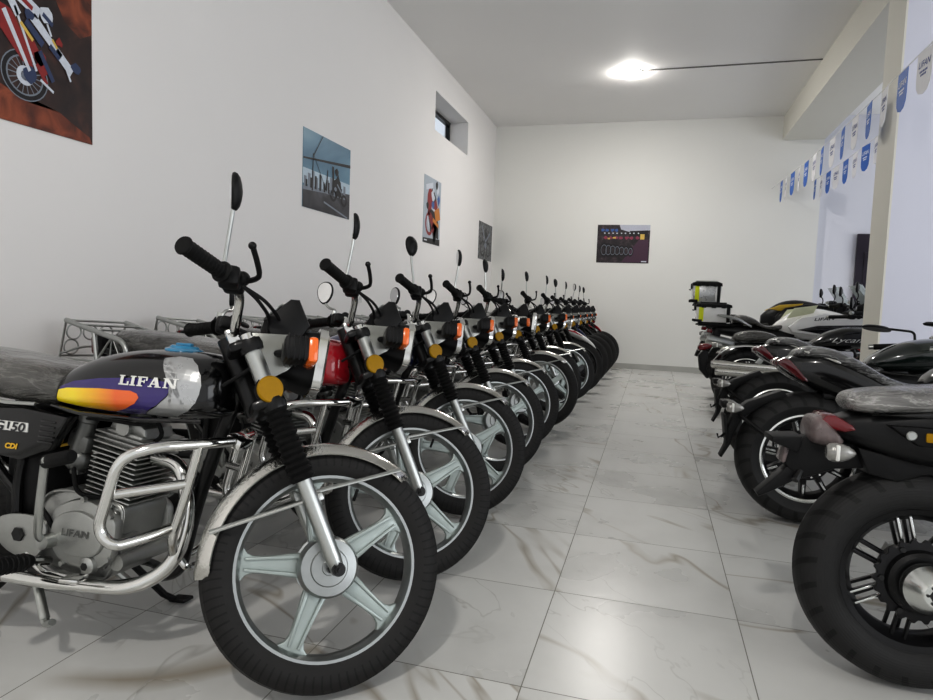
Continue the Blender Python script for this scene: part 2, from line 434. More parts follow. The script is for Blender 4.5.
def make_commuter(label, scrambler=False, tankm=None):
    root = thing('motorcycle', label, 'motorcycle')
    F = []                                       # parts that turn with the steering
    rake = .472; fdir = Vector((-math.sin(rake), 0, math.cos(rake)))   # up the fork
    def fk(t, y): return AX_F+fdir*t+Vector((.012, y, 0))
    fw = alloy_wheel(root, 'front_wheel', AX_F, True, 36., rimmat=darkmetal if scrambler else None, spoke=blackm if scrambler else None); F.append(fw)
    # --- fork
    for s in (-1, 1):
        y = s*.098
        leg = MB(); leg.tube([fk(-.012, y), fk(.0, y), fk(.03, y), fk(.24, y), fk(.26, y)], [.012, .017, .0205, .0205, .021], 18)
        leg.box(fk(.004, y*.98), (.034, .024, .03), (0, -rake, 0), .006)
        leg.box(fk(.19, y*1.0)+Vector((.02, -s*.005, 0)), (.03, .012, .02), (0, -rake, 0), .003)
        leg.cyl(fk(.0, y+s*.008), fk(.0, y+s*.030), .0115, 6, 1); leg.cyl(fk(.0, y+s*.028), fk(.0, y+s*.042), .006, 10, 1); leg.cyl(fk(.0, y+s*.006), fk(.0, y+s*.018), .017, 18, 1)
        lg = leg.build('fork_leg', [satin, darkmetal], root); F.append(lg)
        bt = MB(); pts = []; rad = []
        N = 13
        for i in range(N*2+1):
            t = .235+.215*i/(N*2); pts.append(fk(t, y)); rad.append((.0335 if i % 2 else .0265)*(1-.06*i/(N*2)))
        bt.tube(pts, rad, 18); bt.build('fork_boot', rubber, lg)
        tb = MB(); tb.tube([fk(.43, y), fk(.455, y)], .024, 18, mi=0); tb.tube([fk(.455, y), fk(.50, y)], .029, 18, mi=0)
        tb.tube([fk(.50, y), fk(.585, y)], .0245, 20, mi=1); tb.tube([fk(.585, y), fk(.622, y)], .021, 18, mi=0); tb.cyl(fk(.622, y), fk(.634, y), .016, 12, 0)
        tb.build('fork_tube', [chrome, satin], lg)
        rf = MB(); c = fk(.478, s*.118)
        rf.cyl(c, c+Vector((.004, s*.012, 0)), .034, 28, 0, bev=.003); rf.cyl(c-Vector((0, s*.006, 0)), c, .036, 28, 1)
        F.append(rf.build('side_reflector', [amberr, blackm], root))
    tc = MB()
    for t, yy in ((.44, .125), (.60, .12)):
        c = fk(t, 0); tc.box(c+Vector((-.02, 0, 0)), (.075, yy*2, .026), (0, -rake, 0), .009)
        for s in (-1, 1): tc.lathe([(.0, -.016), (.03, -.016), (.033, 0), (.03, .016), (0, .016)], fk(t, s*.098), fdir, 18)
    tc.tube([fk(.42, 0)+Vector((-.04, 0, 0)), fk(.64, 0)+Vector((-.04, 0, 0))], .028, 16)
    F.append(tc.build('fork_clamp', blackf, root))
    # --- fender
    if not scrambler:
        fd = fender(root, 'front_fender', AX_F, .307, .100, 50, 187, chromew, .026); F.append(fd)
        for s in (-1, 1):
            st = MB(); y = s*.057; yo = s*.1
            p1 = (.306*math.cos(math.radians(57)), s*.054, .308+.306*math.sin(math.radians(57)))
            p2 = (.306*math.cos(math.radians(166)), s*.054, .308+.306*math.sin(math.radians(166)))
            a = fk(.2, s*.088); b = fk(.185, s*.088)
            st.tube([a, Vector(p1)], .006, 8, flat=.7); st.tube([b, Vector(p2)], .0068, 8, flat=.7)
            st.box(fk(.2, s*.08), (.03, .02, .05), (0, -rake, 0), .005)
            st.build('fender_stay', satin, fd)
        br = MB(); br.tube([fk(.2, -.09), fk(.33, -.05), fk(.335, .05), fk(.2, .09)], .006, 8); br.build('fender_bridge', satin, fd)
    else:
        hf = MB()
        hf.body([(-.40, .70, .725, .05), (-.28, .69, .735, .07), (-.1, .665, .72, .075), (.05, .61, .665, .062), (.16, .55, .595, .04), (.21, .515, .545, .012)], 24, 2.6, 0)
        hf.prism([(-.2, .702), (-.08, .676), (.03, .645), (-.07, .70)], -.078, .078, .003, 1)
        F.append(hf.build('high_front_fender', [whitepaint, redpaint], root))
    # --- handlebar
    hb = MB(); zc = .912; xc = -.318
    half = [(xc+.012, .042, .882), (xc+.012, .070, .886), (xc+.014, .135, .958), (xc-.004, .185, zc+.062), (xc-.034, .25, zc+.062), (xc-.112, .355, zc+.068)]
    pts = [(a, -b, c) for a, b, c in reversed(half)]+half
    hb.tube(rounded(pts, .03, 5), .0118, 14)
    for s in (-1, 1): hb.box((xc+.010, s*.042, .874), (.032, .026, .045), (0, -rake, 0), .006)
    bar = hb.build('handlebar', chrome, root); F.append(bar)
    for s in (-1, 1):
        g = MB(); a = Vector((xc-.034, s*.25, zc+.062)); b = Vector((xc-.119, s*.364, zc+.0685)); d = (b-a)
        g.tube([a, a+d*.04, a+d*.06, a+d*.2, a+d*.94, a+d*.97, b], [.026, .026, .0178, .0172, .0185, .022, .020], 18)
        for i in range(9): q = a+d*(.15+.085*i); g.lathe([(.0175, -.002), (.0192, 0), (.0175, .002)], q, d, 18)
        g.build('grip', rubber, bar)
        sw = MB(); c = Vector((xc-.018, s*.222, zc+.062))
        sw.box(c, (.048, .05, .052), (.1*s, 0, 0), .012); sw.box(c+Vector((.012, -s*.045, -.004)), (.05, .045, .036), (0, 0, s*.2), .01)
        sw.ball(c+Vector((.03, -s*.03, .012)), .019); sw.tube([c+Vector((-.02, 0, .012)), c+Vector((-.03, 0, .016))], .008, 8)
        sw.build('switch_housing', blackm, bar)
        lv = MB(); o = c+Vector((.03, -s*.03, .006))
        lp = [o, o+Vector((.024, s*.016, .002)), o+Vector((.036, s*.045, .006)), o+Vector((.026, s*.095, .020)), o+Vector((.010, s*.135, .042))]
        lv.tube(catmull(lp, 5), [.009]*10+[.0072]*10+[.0065]*1, 10, flat=.75); lv.ball(lp[-1], .0095)
        lv.build('brake_lever' if s < 0 else 'clutch_lever', blackm, bar)
    # --- cables
    cb = MB()
    for s, k in ((-1, 0), (-1, 1), (1, 0), (1, 1)):
        c = Vector((xc+.012, s*.2, zc+.055))
        cb.tube(catmull([c, c+Vector((.05+.02*k, -s*.03, -.03)), Vector((-.225+.03*k, s*(.10-.03*k), .905)), Vector((-.25, s*.07, .80)), Vector((-.315, s*.035, .745))], 6), .0048, 8)
    F.append(cb.build('control_cables', blackm, root))
    # --- mirrors
    for s in (-1, 1):
        b0 = Vector((xc-.034, s*.215, zc+.085))
        mm = MB(); e = b0+(Vector((.000, s*.035, .150)) if s < 0 else Vector((-.04, s*.05, .062)))
        mm.tube(rounded([b0+Vector((0, 0, -.015)), b0+Vector((0, 0, .035)), b0+Vector((.0, s*.030, .122)), e], .02, 4) if s < 0 else rounded([b0+Vector((0, 0, -.015)), b0+Vector((.01, .01, .02)), b0+Vector((-.02, s*.045, .035)), e], .02, 4), .0052, 10)
        mm.cyl(b0+Vector((0, 0, -.012)), b0+Vector((0, 0, .012)), .009, 8)
        mr = mm.build('mirror', satin, root, org=b0); F.append(mr)
        hd = MB(); R = Matrix.Translation(e+Vector((0, 0, .036))) @ Matrix.Rotation(-.15 if s < 0 else 1.0, 4, 'Z') @ Matrix.Rotation(-.10, 4, 'Y')
        hd.loft([[(x, .034*k*math.cos(t)*(1+.18*math.sin(t)), .047*k*math.sin(t)) for t in [2*PI*j/28 for j in range(28)]] for x, k in ((-.008, 1.), (-.003, 1.05), (.004, .98), (.010, .78), (.014, .45), (.016, .1))], M=R)
        hh = hd.build('mirror_head', blackm, mr, org=b0)
        gl = MB(); gl.loft([[(x, .031*k*math.cos(t)*(1+.18*math.sin(t)), .044*k*math.sin(t)) for t in [2*PI*j/28 for j in range(28)]] for x, k in ((-.0085, 1.), (-.0100, .98), (-.0102, .02))], M=R)
        gl.build('mirror_glass', mirrorglass, mr, org=b0)
    # --- instruments, headlight
    ic = MB(); ic.prism([(-.238, .918), (-.178, .985), (-.155, .987), (-.120, .918), (-.148, .866), (-.21, .858)], -.105, .105, .010, 0)
    nv = Vector((-.73, 0, .68))
    for s in (-1, 1): ic.lathe([(.034, 0), (.036, .003), (.036, .006), (.033, .006)], (-.210, s*.05, .953), nv, 24, 2); ic.lathe([(0, .004), (.033, .004)], (-.210, s*.05, .953), nv, 24, 1)
    ic.tube([(-.17, 0, .87), (-.21, 0, .82)], .02, 10)
    F.append(ic.build('instrument_cluster', [blackm, black, satin], root))
    hl = MB()
    if not scrambler:
        Mh = Matrix.Translation((-.085, 0, .836)) @ Matrix.Rotation(.06, 4, 'Y')
        sec = lambda x, hw, hh, e=5.: [(x, hw*math.copysign(abs(math.cos(t))**(2/e), math.cos(t)), hh*math.copysign(abs(math.sin(t))**(2/e), math.sin(t))) for t in [2*PI*j/32 for j in range(32)]]
        hl.loft([sec(-.12, .05, .045), sec(-.10, .075, .06), sec(-.03, .094, .078), sec(0, .096, .082)], M=Mh)
        h = hl.build('headlight', blackm, root); F.append(h)
        bz = MB(); bz.loft([sec(-.012, .096, .083), sec(-.010, .104, .09), sec(.012, .103, .089), sec(.018, .094, .08), sec(.008, .09, .076)], cap=False, M=Mh); bz.build('bezel', chrome, h)
        ln = MB(); ln.loft([sec(.006, .09, .076), sec(.016, .088, .074), sec(.022, .06, .05), sec(.024, .01, .01)], M=Mh); ln.build('lens', lensglass, h)
    else:
        c = Vector((-.13, 0, .82))
        hl.lathe([(0, -.10), (.045, -.095), (.08, -.06), (.09, 0)], c, (1, 0, .05), 32)
        h = hl.build('headlight', chrome, root); F.append(h)
        bz = MB(); bz.lathe([(.09, -.004), (.097, .003), (.095, .02), (.085, .022)], c, (1, 0, .05), 32); bz.build('bezel', chrome, h)
        ln = MB(); ln.lathe([(.086, .018), (.06, .026), (0, .032)], c, (1, 0, .05), 32); ln.build('lens', lensglass, h)
    for s in (-1, 1):
        er = MB(); er.prism([(-.265, .875), (-.15, .885), (-.115, .86), (-.165, .79), (-.215, .755)], s*.112-.002, s*.112+.002, .001)
        F.append(er.build('headlight_bracket', smokeplate, root))
    for s in (-1, 1):
        ts = MB(); c = Vector((-.145, s*.185, .826)); g = .5 if scrambler else 1.
        ts.box(c+Vector((-.014*g, 0, 0)), (.062*g, .085*g, .062*g), (0, -.05, 0), .012*g)
        for i in range(4): ts.box(c+Vector(((-.035+.013*i)*g, 0, 0)), (.004*g, .0875*g, .0645*g), (0, -.05, 0), .001)
        ts.tube([c+Vector((-.02, -s*.03, 0)), Vector((-.20, s*.105, .83))], .010, 10)
        o = ts.build('turn_signal', blackm, root); F.append(o)
        l = MB(); l.box(c+Vector((.024*g, 0, -.001)), (.026*g, .088*g, .066*g), (0, -.05, 0), .01*g); l.build('amber_lens', amber, o)
    SHIFT[0] = True
    # --- tank
    tk = MB()
    tk.body([(-.318, .728, .785, .045), (-.330, .70, .818, .09), (-.365, .688, .848, .122), (-.44, .682, .862, .142), (-.56, .68, .862, .146), (-.68, .68, .845, .138), (-.77, .683, .815, .122), (-.82, .688, .785, .105), (-.845, .70, .765, .08), (-.852, .715, .75, .04)], 40, 2.7, 0, flatb=.16)
    base = MB(); base.add(tk.v, tk.f)
    for s in (-1, 1):
        tk.decal([[(-.80, .745), (-.74, .765), (-.647, .779), (-.575, .785), (-.489, .789), (-.432, .782), (-.424, .77), (-.433, .749), (-.46, .724), (-.522, .692), (-.635, .685), (-.80, .70)]], s, base, 2, .0009, .007)
        tk.decal([[(-.475, .843), (-.453, .837), (-.43, .825), (-.417, .811), (-.41, .791), (-.414, .771), (-.432, .744), (-.461, .719), (-.515, .693), (-.47, .690), (-.425, .694), (-.382, .712), (-.362, .734), (-.355, .757), (-.353, .78), (-.36, .804), (-.378, .829), (-.406, .846), (-.44, .849)]], s, base, 1, .0034, .005)
        tk.decal([[(-.812, .705), (-.802, .737), (-.764, .745), (-.642, .753), (-.538, .754), (-.518, .748), (-.512, .738), (-.525, .722), (-.562, .705), (-.613, .692), (-.715, .696)]], s, base, 3, .0022, .007)
    tank = tk.build('fuel_tank', [black, silverpaint, purple, grad], root, ang=60)
    W = slab('LIFAN')
    for s in (-1, 1):
        lt = MB(); P = place(W, 0, 0, .175, .025)
        P = [[(-.575+x if s < 0 else -.400-x, .768+z) for x, z in q] for q in P]
        lt.decal(P, s, base, 0, .0056, .010)
        lt.build('tank_lettering', lettersilver, tank)
    cp = MB(); cp.lathe([(0, -.01), (.04, -.01), (.04, .008), (.034, .014), (0, .016)], (-.50, 0, .862), (.05, 0, 1), 28)
    cp.lathe([(.052, -.004), (.05, .004), (.036, .009)], (-.50, 0, .862), (.05, 0, 1), 28)
    cp.box((-.50, 0, .879), (.05, .016, .010), (0, 0, 0), .004)
    cp.build('fuel_cap', blueplastic, tank)
    kn = MB(); kn.tube([(-.34, -.122, .69), (-.5, -.148, .682), (-.70, -.140, .682), (-.83, -.105, .69)], .006, 8); kn.tube([(-.34, .122, .69), (-.5, .148, .682), (-.70, .140, .682), (-.83, .105, .69)], .006, 8)
    kn.build('tank_edge_trim', black, tank)
    # --- seat
    st = MB()
    st.body([(-.80, .715, .782, .085), (-.825, .69, .795, .112), (-.90, .684, .806, .13), (-1.02, .69, .820, .138), (-1.14, .70, .832, .14), (-1.28, .705, .838, .138), (-1.42, .71, .842, .13), (-1.50, .72, .835, .11), (-1.54, .74, .81, .07)], 32, 3.2, 0)
    seat = st.build('seat', seatfilm, root, ang=60)
    tr = MB()
    for s in (-1, 1): tr.tube([(-.86, s*.130, .694), (-.95, s*.139, .692), (-1.15, s*.145, .712), (-1.4, s*.14, .73)], .006, 8, flat=.6)
    tr.build('seat_trim', satin, seat)
    # --- side covers
    for s in (-1, 1):
        sc = MB(); poly = [(-.742, .668), (-.768, .625), (-.80, .575), (-.90, .540), (-1.02, .55), (-1.10, .61), (-1.09, .67), (-.9, .682)]
        y0, y1 = (-.135, -.095) if s < 0 else (.095, .135)
        sc.prism(poly, y0, y1, .012)
        for i in range(5): sc.box((-.805-.002*i, s*.1355, .650-.014*i), (.05, .006, .006), (0, .05, 0), .002)
        o = sc.build('side_cover', black, root)
        bd = MB(); bd.box((-.950, s*.1365, .628), (.155, .005, .026), (0, 0, 0), .002, 0)
        tx = text_polys('CG150', .034, .2, .001); wd = max(p[0] for q in tx for p in q)
        tgt = MB(); tgt.box((-.950, s*.1385, .628), (.155, .002, .026))
        bd.decal([[((-1.022+x/wd*.145) if s < 0 else (-.878-x/wd*.145), .616+z) for x, z in q] for q in tx], s, tgt, 1, .001, .05)
        bd.build('badge', [lettersilver, letterdark], o)
        b2 = MB(); tx = text_polys('CDI', .018, .2, .001); wd = max(p[0] for q in tx for p in q)
        tg2 = MB(); tg2.box((-.92, s*.1345, .575), (.3, .002, .2))
        b2.decal([[((-.950+x/wd*.046) if s < 0 else (-.904-x/wd*.046), .570+z) for x, z in q] for q in tx], s, tg2, 0, .0008, .05)
        b2.build('ignition_lettering', letteryellow, o)
    # --- frame
    fr = MB()
    fr.tube(rounded([(-.28, 0, .86), (-.36, 0, .66), (-.43, 0, .46), (-.47, 0, .27), (-.55, 0, .24)], .06), .019, 12)
    fr.tube(rounded([(-.27, 0, .84), (-.4, 0, .74), (-.75, 0, .68), (-.9, 0, .66)], .06), .021, 12)
    for s in (-1, 1):
        fr.tube(rounded([(-.55, s*.02, .24), (-.62, s*.1, .235), (-.85, s*.11, .24), (-.93, s*.1, .32), (-.95, s*.09, .5), (-.9, s*.08, .66)], .06), .014, 10)
        fr.tube(rounded([(-.86, s*.08, .66), (-1.2, s*.115, .69), (-1.55, s*.115, .74)], .08), .013, 10)
        fr.tube([(-.95, s*.09, .45), (-1.22, s*.115, .69)], .012, 10)
    fr.tube([(-.305, 0, .76), (-.315, 0, .92)], .03, 14)
    fr.build('frame', blackf, root)
    eb = MB(); eb.box((-.93, 0, .5), (.16, .17, .28), (0, 0, 0), .03); eb.box((-.95, 0, .62), (.24, .16, .1), (0, 0, 0), .03); eb.tube([(-.80, 0, .60), (-.88, 0, .60)], .028, 14); eb.build('air_box', blackm, root)
    # --- engine
    en = MB()
    cc = [(-.60, .45), (-.60, .38), (-.62, .275), (-.66, .245), (-.80, .25), (-.87, .30), (-.88, .40), (-.84, .46), (-.76, .475), (-.70, .46)]
    en.prism([tuple(v)[:2] for v in catmull([(p[0], p[1], 0) for p in cc], 4, True)], -.085, .09, .018)
    for yy in (-.087, -.080): en.tube([(p[0], yy, p[1]) for p in catmull([(q[0]*.99-.007, q[1]*.985+.005, 0) for q in cc], 4, True)], .004, 6, cyc=True)
    en.box((-.605, -.05, .345), (.03, .06, .05), (0, .2, 0), .006)
    for bx, bz in ((-.612, .43), (-.63, .45), (-.61, .37), (-.64, .285), (-.70, .262)): en.cyl((bx, -.083, bz), (bx, -.097, bz), .0085, 10, bev=.002)
    en.tube([(-.60, -.09, .30), (-.60, .09, .30)], .022, 12)
    eng = en.build('engine', cast, root, ang=40)
    cv = MB()
    outl = [(-.60, .43), (-.585, .385), (-.60, .315), (-.65, .28), (-.75, .285), (-.80, .33), (-.81, .39), (-.775, .44), (-.69, .465)]
    SM = lambda q: [tuple(v)[:2] for v in catmull([(p[0], p[1], 0) for p in q], 4, True)]
    cv.prism(SM(outl), -.118, -.083, .012)
    ov = [(-.622, .40), (-.612, .365), (-.64, .322), (-.71, .312), (-.765, .335), (-.785, .375), (-.765, .415), (-.705, .435), (-.655, .425)]
    cv.prism(SM(ov), -.130, -.112, .008)
    cv.lathe([(.0, -.135), (.012, -.135), (.022, -.128), (.026, -.11)], (-.66, 0, .295), n=20); cv.lathe([(.0, -.1365), (.011, -.1365), (.011, -.13)], (-.66, 0, .295), n=6, mi=1)
    for i, p in enumerate(outl[::2]): cv.cyl((p[0]*.985-.011, -.112, p[1]*.985+.006), (p[0]*.985-.011, -.124, p[1]*.985+.006), .007, 8)
    tx = text_polys('LIFAN', .026, .1, .0005); wd = max(p[0] for q in tx for p in q); tg = MB(); tg.box((-.7, -.130, .37), (.3, .002, .3))
    cv.decal([[(-.745+x/wd*.09, .368+z) for x, z in q] for q in tx], -1, tg, 2, .0012, .05)
    cv.build('clutch_cover', [cast, darkmetal, castd], eng, ang=40)
    cv = MB(); cv.prism(SM(outl), .083, .112, .012); cv.build('alternator_cover', cast, eng, ang=40)
    cy = MB(); tilt = .16; Mc = Matrix.Translation((-.655, 0, .455)) @ Matrix.Rotation(tilt, 4, 'Y')
    cy.box((0, 0, .05), (.085, .085, .13), (0, 0, 0), .015, M=Mc)
    for i in range(10): cy.box((0, 0, .012+.0125*i), (.15, .165, .0045), (0, 0, 0), .002, M=Mc)
    cy.build('cylinder', satin, eng)
    hd = MB(); hd.box((0, 0, .155), (.125, .13, .05), (0, 0, 0), .012, M=Mc)
    for i in range(3): hd.box((.004, 0, .14+.014*i), (.16, .165, .005), (0, 0, 0), .002, M=Mc)
    hd.prism([(-.06, .175), (-.05, .205), (.02, .218), (.06, .20), (.068, .175)], -.058, .058, .014, M=Mc)
    hd.cyl(Mc @ Vector((0, -.055, .19)), Mc @ Vector((0, -.072, .19)), .022, 14)
    hd.tube(catmull([Mc @ Vector((.07, -.03, .16)), Mc @ Vector((.1, -.04, .20)), Mc @ Vector((.05, -.05, .26))], 5), .006, 8, mi=1)
    hd.build('cylinder_head', [cast, rubber], eng)
    ca = MB(); ca.tube([(-.68, -.02, .60), (-.82, -.03, .60)], .024, 16); ca.tube([(-.772, -.065, .565), (-.745, -.065, .65)], .024, 18); ca.ball((-.775, -.06, .548), (.038, .034, .032), 18); ca.cyl((-.745, -.065, .65), (-.739, -.065, .672), .026, 18, bev=.003); ca.box((-.76, -.06, .595), (.07, .05, .045), (0, .28, 0), .01); ca.box((-.775, -.06, .52), (.03, .03, .02), (0, 0, 0), .004)
    ca.tube([(-.80, -.07, .585), (-.835, -.085, .575), (-.83, -.095, .605)], .004, 6, mi=1)
    ca.build('carburettor', [castd, letteryellow], eng)
    ho = MB(); ho.tube(catmull([(-.76, -.09, .53), (-.72, -.11, .48), (-.66, -.10, .47), (-.60, -.09, .49)], 6), .006, 8); ho.tube(catmull([(-.84, -.09, .55), (-.85, -.11, .45), (-.80, -.12, .40), (-.78, -.11, .36)], 6), .007, 8); ho.tube(catmull([(-.50, -.05, .68), (-.56, -.08, .66), (-.66, -.09, .665), (-.76, -.08, .66)], 6), .0055, 8); ho.build('hoses', rubber, eng)
    ks = MB(); ks.tube(rounded([(-.775, -.13, .35), (-.785, -.165, .36), (-.765, -.185, .45), (-.74, -.20, .555), (-.72, -.215, .57)], .02), .0105, 10, flat=.8); ks.lathe([(0, -.015), (.02, -.015), (.02, .02), (0, .02)], (-.777, -.145, .35), n=14)
    k = ks.build('kick_starter', satin, eng)
    kr = MB(); kr.tube([(-.745, -.198, .560), (-.735, -.200, .563), (-.632, -.228, .588), (-.624, -.230, .590)], [.012, .0165, .0165, .013], 14); kr.build('kick_rubber', rubber, k)
    # --- crash bar
    cbm = MB()
    for s in (-1, 1):
        cbm.tube(rounded([(-.31, s*.03, .632), (-.33, s*.10, .632), (-.41, s*.20, .628), (-.472, s*.245, .60), (-.515, s*.25, .44), (-.48, s*.24, .40), (-.43, s*.16, .415), (-.412, s*.118, .425)], .045, 6), .0138, 12)
        cbm.tube(rounded([(-.345, s*.118, .628), (-.378, s*.118, .50), (-.412, s*.115, .40), (-.445, s*.06, .325), (-.46, s*.015, .31)], .03, 5), .0125, 12)
        cbm.tube([(-.506, s*.248, .515), (-.372, s*.118, .535)], .0115, 12)
    cbm.tube(rounded([(-.43, .06, .33), (-.41, .05, .30), (-.41, -.05, .30), (-.43, -.06, .33)], .02), .010, 10)
    cbm.box((-.31, 0, .628), (.05, .06, .03), (0, .4, 0), .006)
    cbm.build('crash_bar', chrome, root)
    # --- exhaust
    ex = MB(); ex.tube(rounded([(-.555, -.02, .565), (-.455, -.035, .56), (-.412, -.05, .44), (-.435, -.07, .31), (-.53, -.11, .245), (-.75, -.135, .235), (-.92, -.15, .24)], .09, 8), .0195, 16)
    e = ex.build('exhaust_pipe', chrome, root)
    mf = MB(); mf.tube([(-.90, -.15, .24), (-.96, -.155, .245), (-1.0, -.16, .25), (-1.7, -.175, .33), (-1.74, -.176, .335), (-1.78, -.177, .34)], [.02, .034, .043, .045, .036, .022], 20); mf.build('muffler', chrome, e)
    # --- pegs, stands
    for s in (-1, 1):
        pg = MB(); pg.tube([(-.80, s*.11, .285), (-.80, s*.17, .30)], .012, 10, mi=1); pg.tube([(-.80, s*.165, .30), (-.80, s*.18, .302), (-.798, s*.295, .318), (-.798, s*.30, .319)], [.014, .021, .021, .015], 14)
        for i in range(7): pg.lathe([(.02, -.003), (.0235, 0), (.02, .003)], (-.7995, s*(.19+.015*i), .3035+.002*i), (0, 1, .14*s), 14)
        pg.build('footpeg', [rubber, chrome], root)
    fp = MB(); fp.prism(SM([(-.82, .40), (-.80, .345), (-.84, .29), (-.93, .30), (-.99, .36), (-.93, .40)]), -.128, -.118, .003); fp.cyl((-.89, -.116, .35), (-.89, -.134, .35), .02, 6, 1)
    fp.build('footpeg_bracket', [cast, darkmetal], root)
    bp = MB(); bp.tube(rounded([(-.86, -.13, .30), (-.78, -.15, .27), (-.66, -.165, .275), (-.63, -.185, .28)], .03), .008, 8, flat=.7); bp.box((-.64, -.185, .283), (.05, .05, .012), (0, 0, .2), .004); bp.build('brake_pedal', chrome, root)
    gs = MB(); gs.tube(rounded([(-.80, -.10, .28), (-.80, -.14, .262), (-.69, -.15, .24)], .02), .008, 8)
    cs = MB()
    for s in (-1, 1): cs.tube(rounded([(-.86, s*.10, .25), (-.80, s*.13, .17), (-.76, s*.15, .125)], .03), .0125, 10)
    cs.tube([(-.83, -.11, .20), (-.83, .11, .20)], .010, 10); cs.tube(rounded([(-.76, -.15, .125), (-.745, -.16, .115), (-.72, -.165, .13)], .01), .011, 8)
    cs.build('centre_stand', satin, root)
    ss = MB(); ss.tube([(-.74, .10, .24), (-.705, .235, .055)], .012, 10); ss.tube([(-.705, .235, .055), (-.69, .272, .026)], .011, 10); ss.box((-.672, .277, .030), (.07, .042, .012), (.1, -.15, -.2), .004)
    ss.build('side_stand', blackm, root)
    SHIFT[0] = False
    # --- rear
    rw = alloy_wheel(root, 'rear_wheel', AX_R, False, 10.)
    sa = MB()
    for s in (-1, 1): sa.tube([(-.90, s*.085, .33), (-1.1, s*.095, .315), (-1.31, s*.10, .305)], .017, 10)
    sa.build('swingarm', blackf, root)
    for s in (-1, 1):
        sh = MB(); a = Vector((-1.22, s*.125, .33)); b = Vector((-1.14, s*.135, .68)); d = b-a
        sh.tube([a, a+d*.3], .02, 12, 0 == 1); sh.tube([a+d*.8, b], .022, 12)
        N = 9*10; u = Vector((1, 0, 0)); w = d.normalized().cross(u).normalized(); u = w.cross(d.normalized())
        sh.tube([a+d*(.12+.7*i/N)+(u*math.cos(2*PI*i/10)+w*math.sin(2*PI*i/10))*.027 for i in range(N+1)], .005, 6)
        sh.build('rear_shock', chrome, root)
    fender(root, 'rear_fender', AX_R, .332, .13, 20, 172, chrome)
    ch = MB(); ch.prism([(-.86, .36), (-.9, .40), (-1.2, .385), (-1.4, .37), (-1.4, .33), (-1.2, .345)], .075, .095, .005); ch.build('chain_guard', blackm, root)
    tl = MB(); tl.box((-1.62, 0, .735), (.06, .15, .10), (0, -.1, 0), .015); t = tl.build('tail_light', blackm, root)
    l = MB(); l.box((-1.66, 0, .738), (.05, .13, .095), (0, -.1, 0), .018); l.build('red_lens', redlens, t)
    pl = MB(); pl.box((-1.62, 0, .58), (.012, .17, .12), (0, .25, 0), .004); pl.build('plate_holder', blackm, root)
    for s in (-1, 1):
        ts = MB(); c = Vector((-1.56, s*.15, .60)); ts.box(c, (.06, .08, .055), (0, 0, 0), .012); ts.tube([c, Vector((-1.54, s*.06, .60))], .009, 8)
        o = ts.build('turn_signal', blackm, root); l = MB(); l.box(c+Vector((-.034, 0, 0)), (.02, .082, .058), (0, 0, 0), .008); l.build('amber_lens', amber, o)
    # --- luggage rack with side loops
    rk = MB()
    for s in (-1, 1):
        y = s*.15
        rk.tube(rounded([(-1.34, y, .69), (-1.325, y, .735), (-1.36, y, .77), (-1.52, y, .80), (-1.73, y, .842)], .035, 6), .0115, 12)
        rk.tube([(-1.54, y, .803), (-1.51, y, .67)], .0105, 10)
        rk.tube([(-1.36, y, .69), (-1.42, y, .785), (-1.43, y, .68)], .005, 8); rk.tube([(-1.51, y, .68), (-1.425, y, .78)], .005, 8)
        rk.tube([(-1.34, y, .69), (-1.52, y, .675)], .008, 10)
        rk.tube([(-1.73, y, .842), (-1.765, y, .67), (-1.5, y, .67)], .005, 8)
    for i in range(3): rk.tube([(-1.73+.12*i, -.15, .842-.016*i), (-1.73+.12*i, .15, .842-.016*i)], .005, 8)
    for yy, zz in ((-.10, .79), (-.02, .79), (-.10, .72), (.06, .79), (.06, .72)):
        rk.tube([(-1.745-(.80-zz)*.2, yy+.034*math.cos(a), zz+.034*math.sin(a)) for a in [2*PI*j/20 for j in range(20)]], .0038, 6, cyc=True)
    rk.tube([(-1.763, -.15, .68), (-1.763, .15, .68)], .005, 8)
    rk.tube(catmull([(-1.76, -.15, .69), (-1.75, -.05, .72), (-1.75, .05, .72), (-1.76, .15, .69)], 6), .005, 8)
    rk.build('luggage_rack', satin, root)
    return root, F

def pose(root, F, C, heading, lean, steer):
    """stand a bike so that its (turned) front tyre rests at C, leaning to its left"""
    p = Vector((-.30, 0, .95)); ax = Vector((-.39, 0, .92)).normalized()
    S = Matrix.Translation(p) @ Matrix.Rotation(steer, 4, ax) @ Matrix.Translation(-p)
    for o in F: o.matrix_basis = S @ Matrix.Translation(o.location)
    R0 = Matrix.Rotation(heading, 3, 'Z') @ Matrix.Rotation(-lean, 3, 'X')
    hub = R0 @ (S @ AX_F); n = R0 @ (S.to_3x3() @ Vector((0, 1, 0)))
    dn = (Vector((0, 0, -1))-n*(-n.z)).normalized(); low = hub+dn*.308
    rear = R0 @ AX_R; nr = R0 @ Vector((0, 1, 0)); lr = rear+((Vector((0, 0, -1))+nr*nr.z).normalized())*.308
    lf = low.z-abs(n.z)*.03; lb = lr.z-abs(nr.z)*.03
    pit = (lf-lb)/1.28
    root.rotation_euler = (-lean, pit, heading)
    root.location = (C[0]-low.x, C[1]-low.y, .002-lb-(pit*1.28))
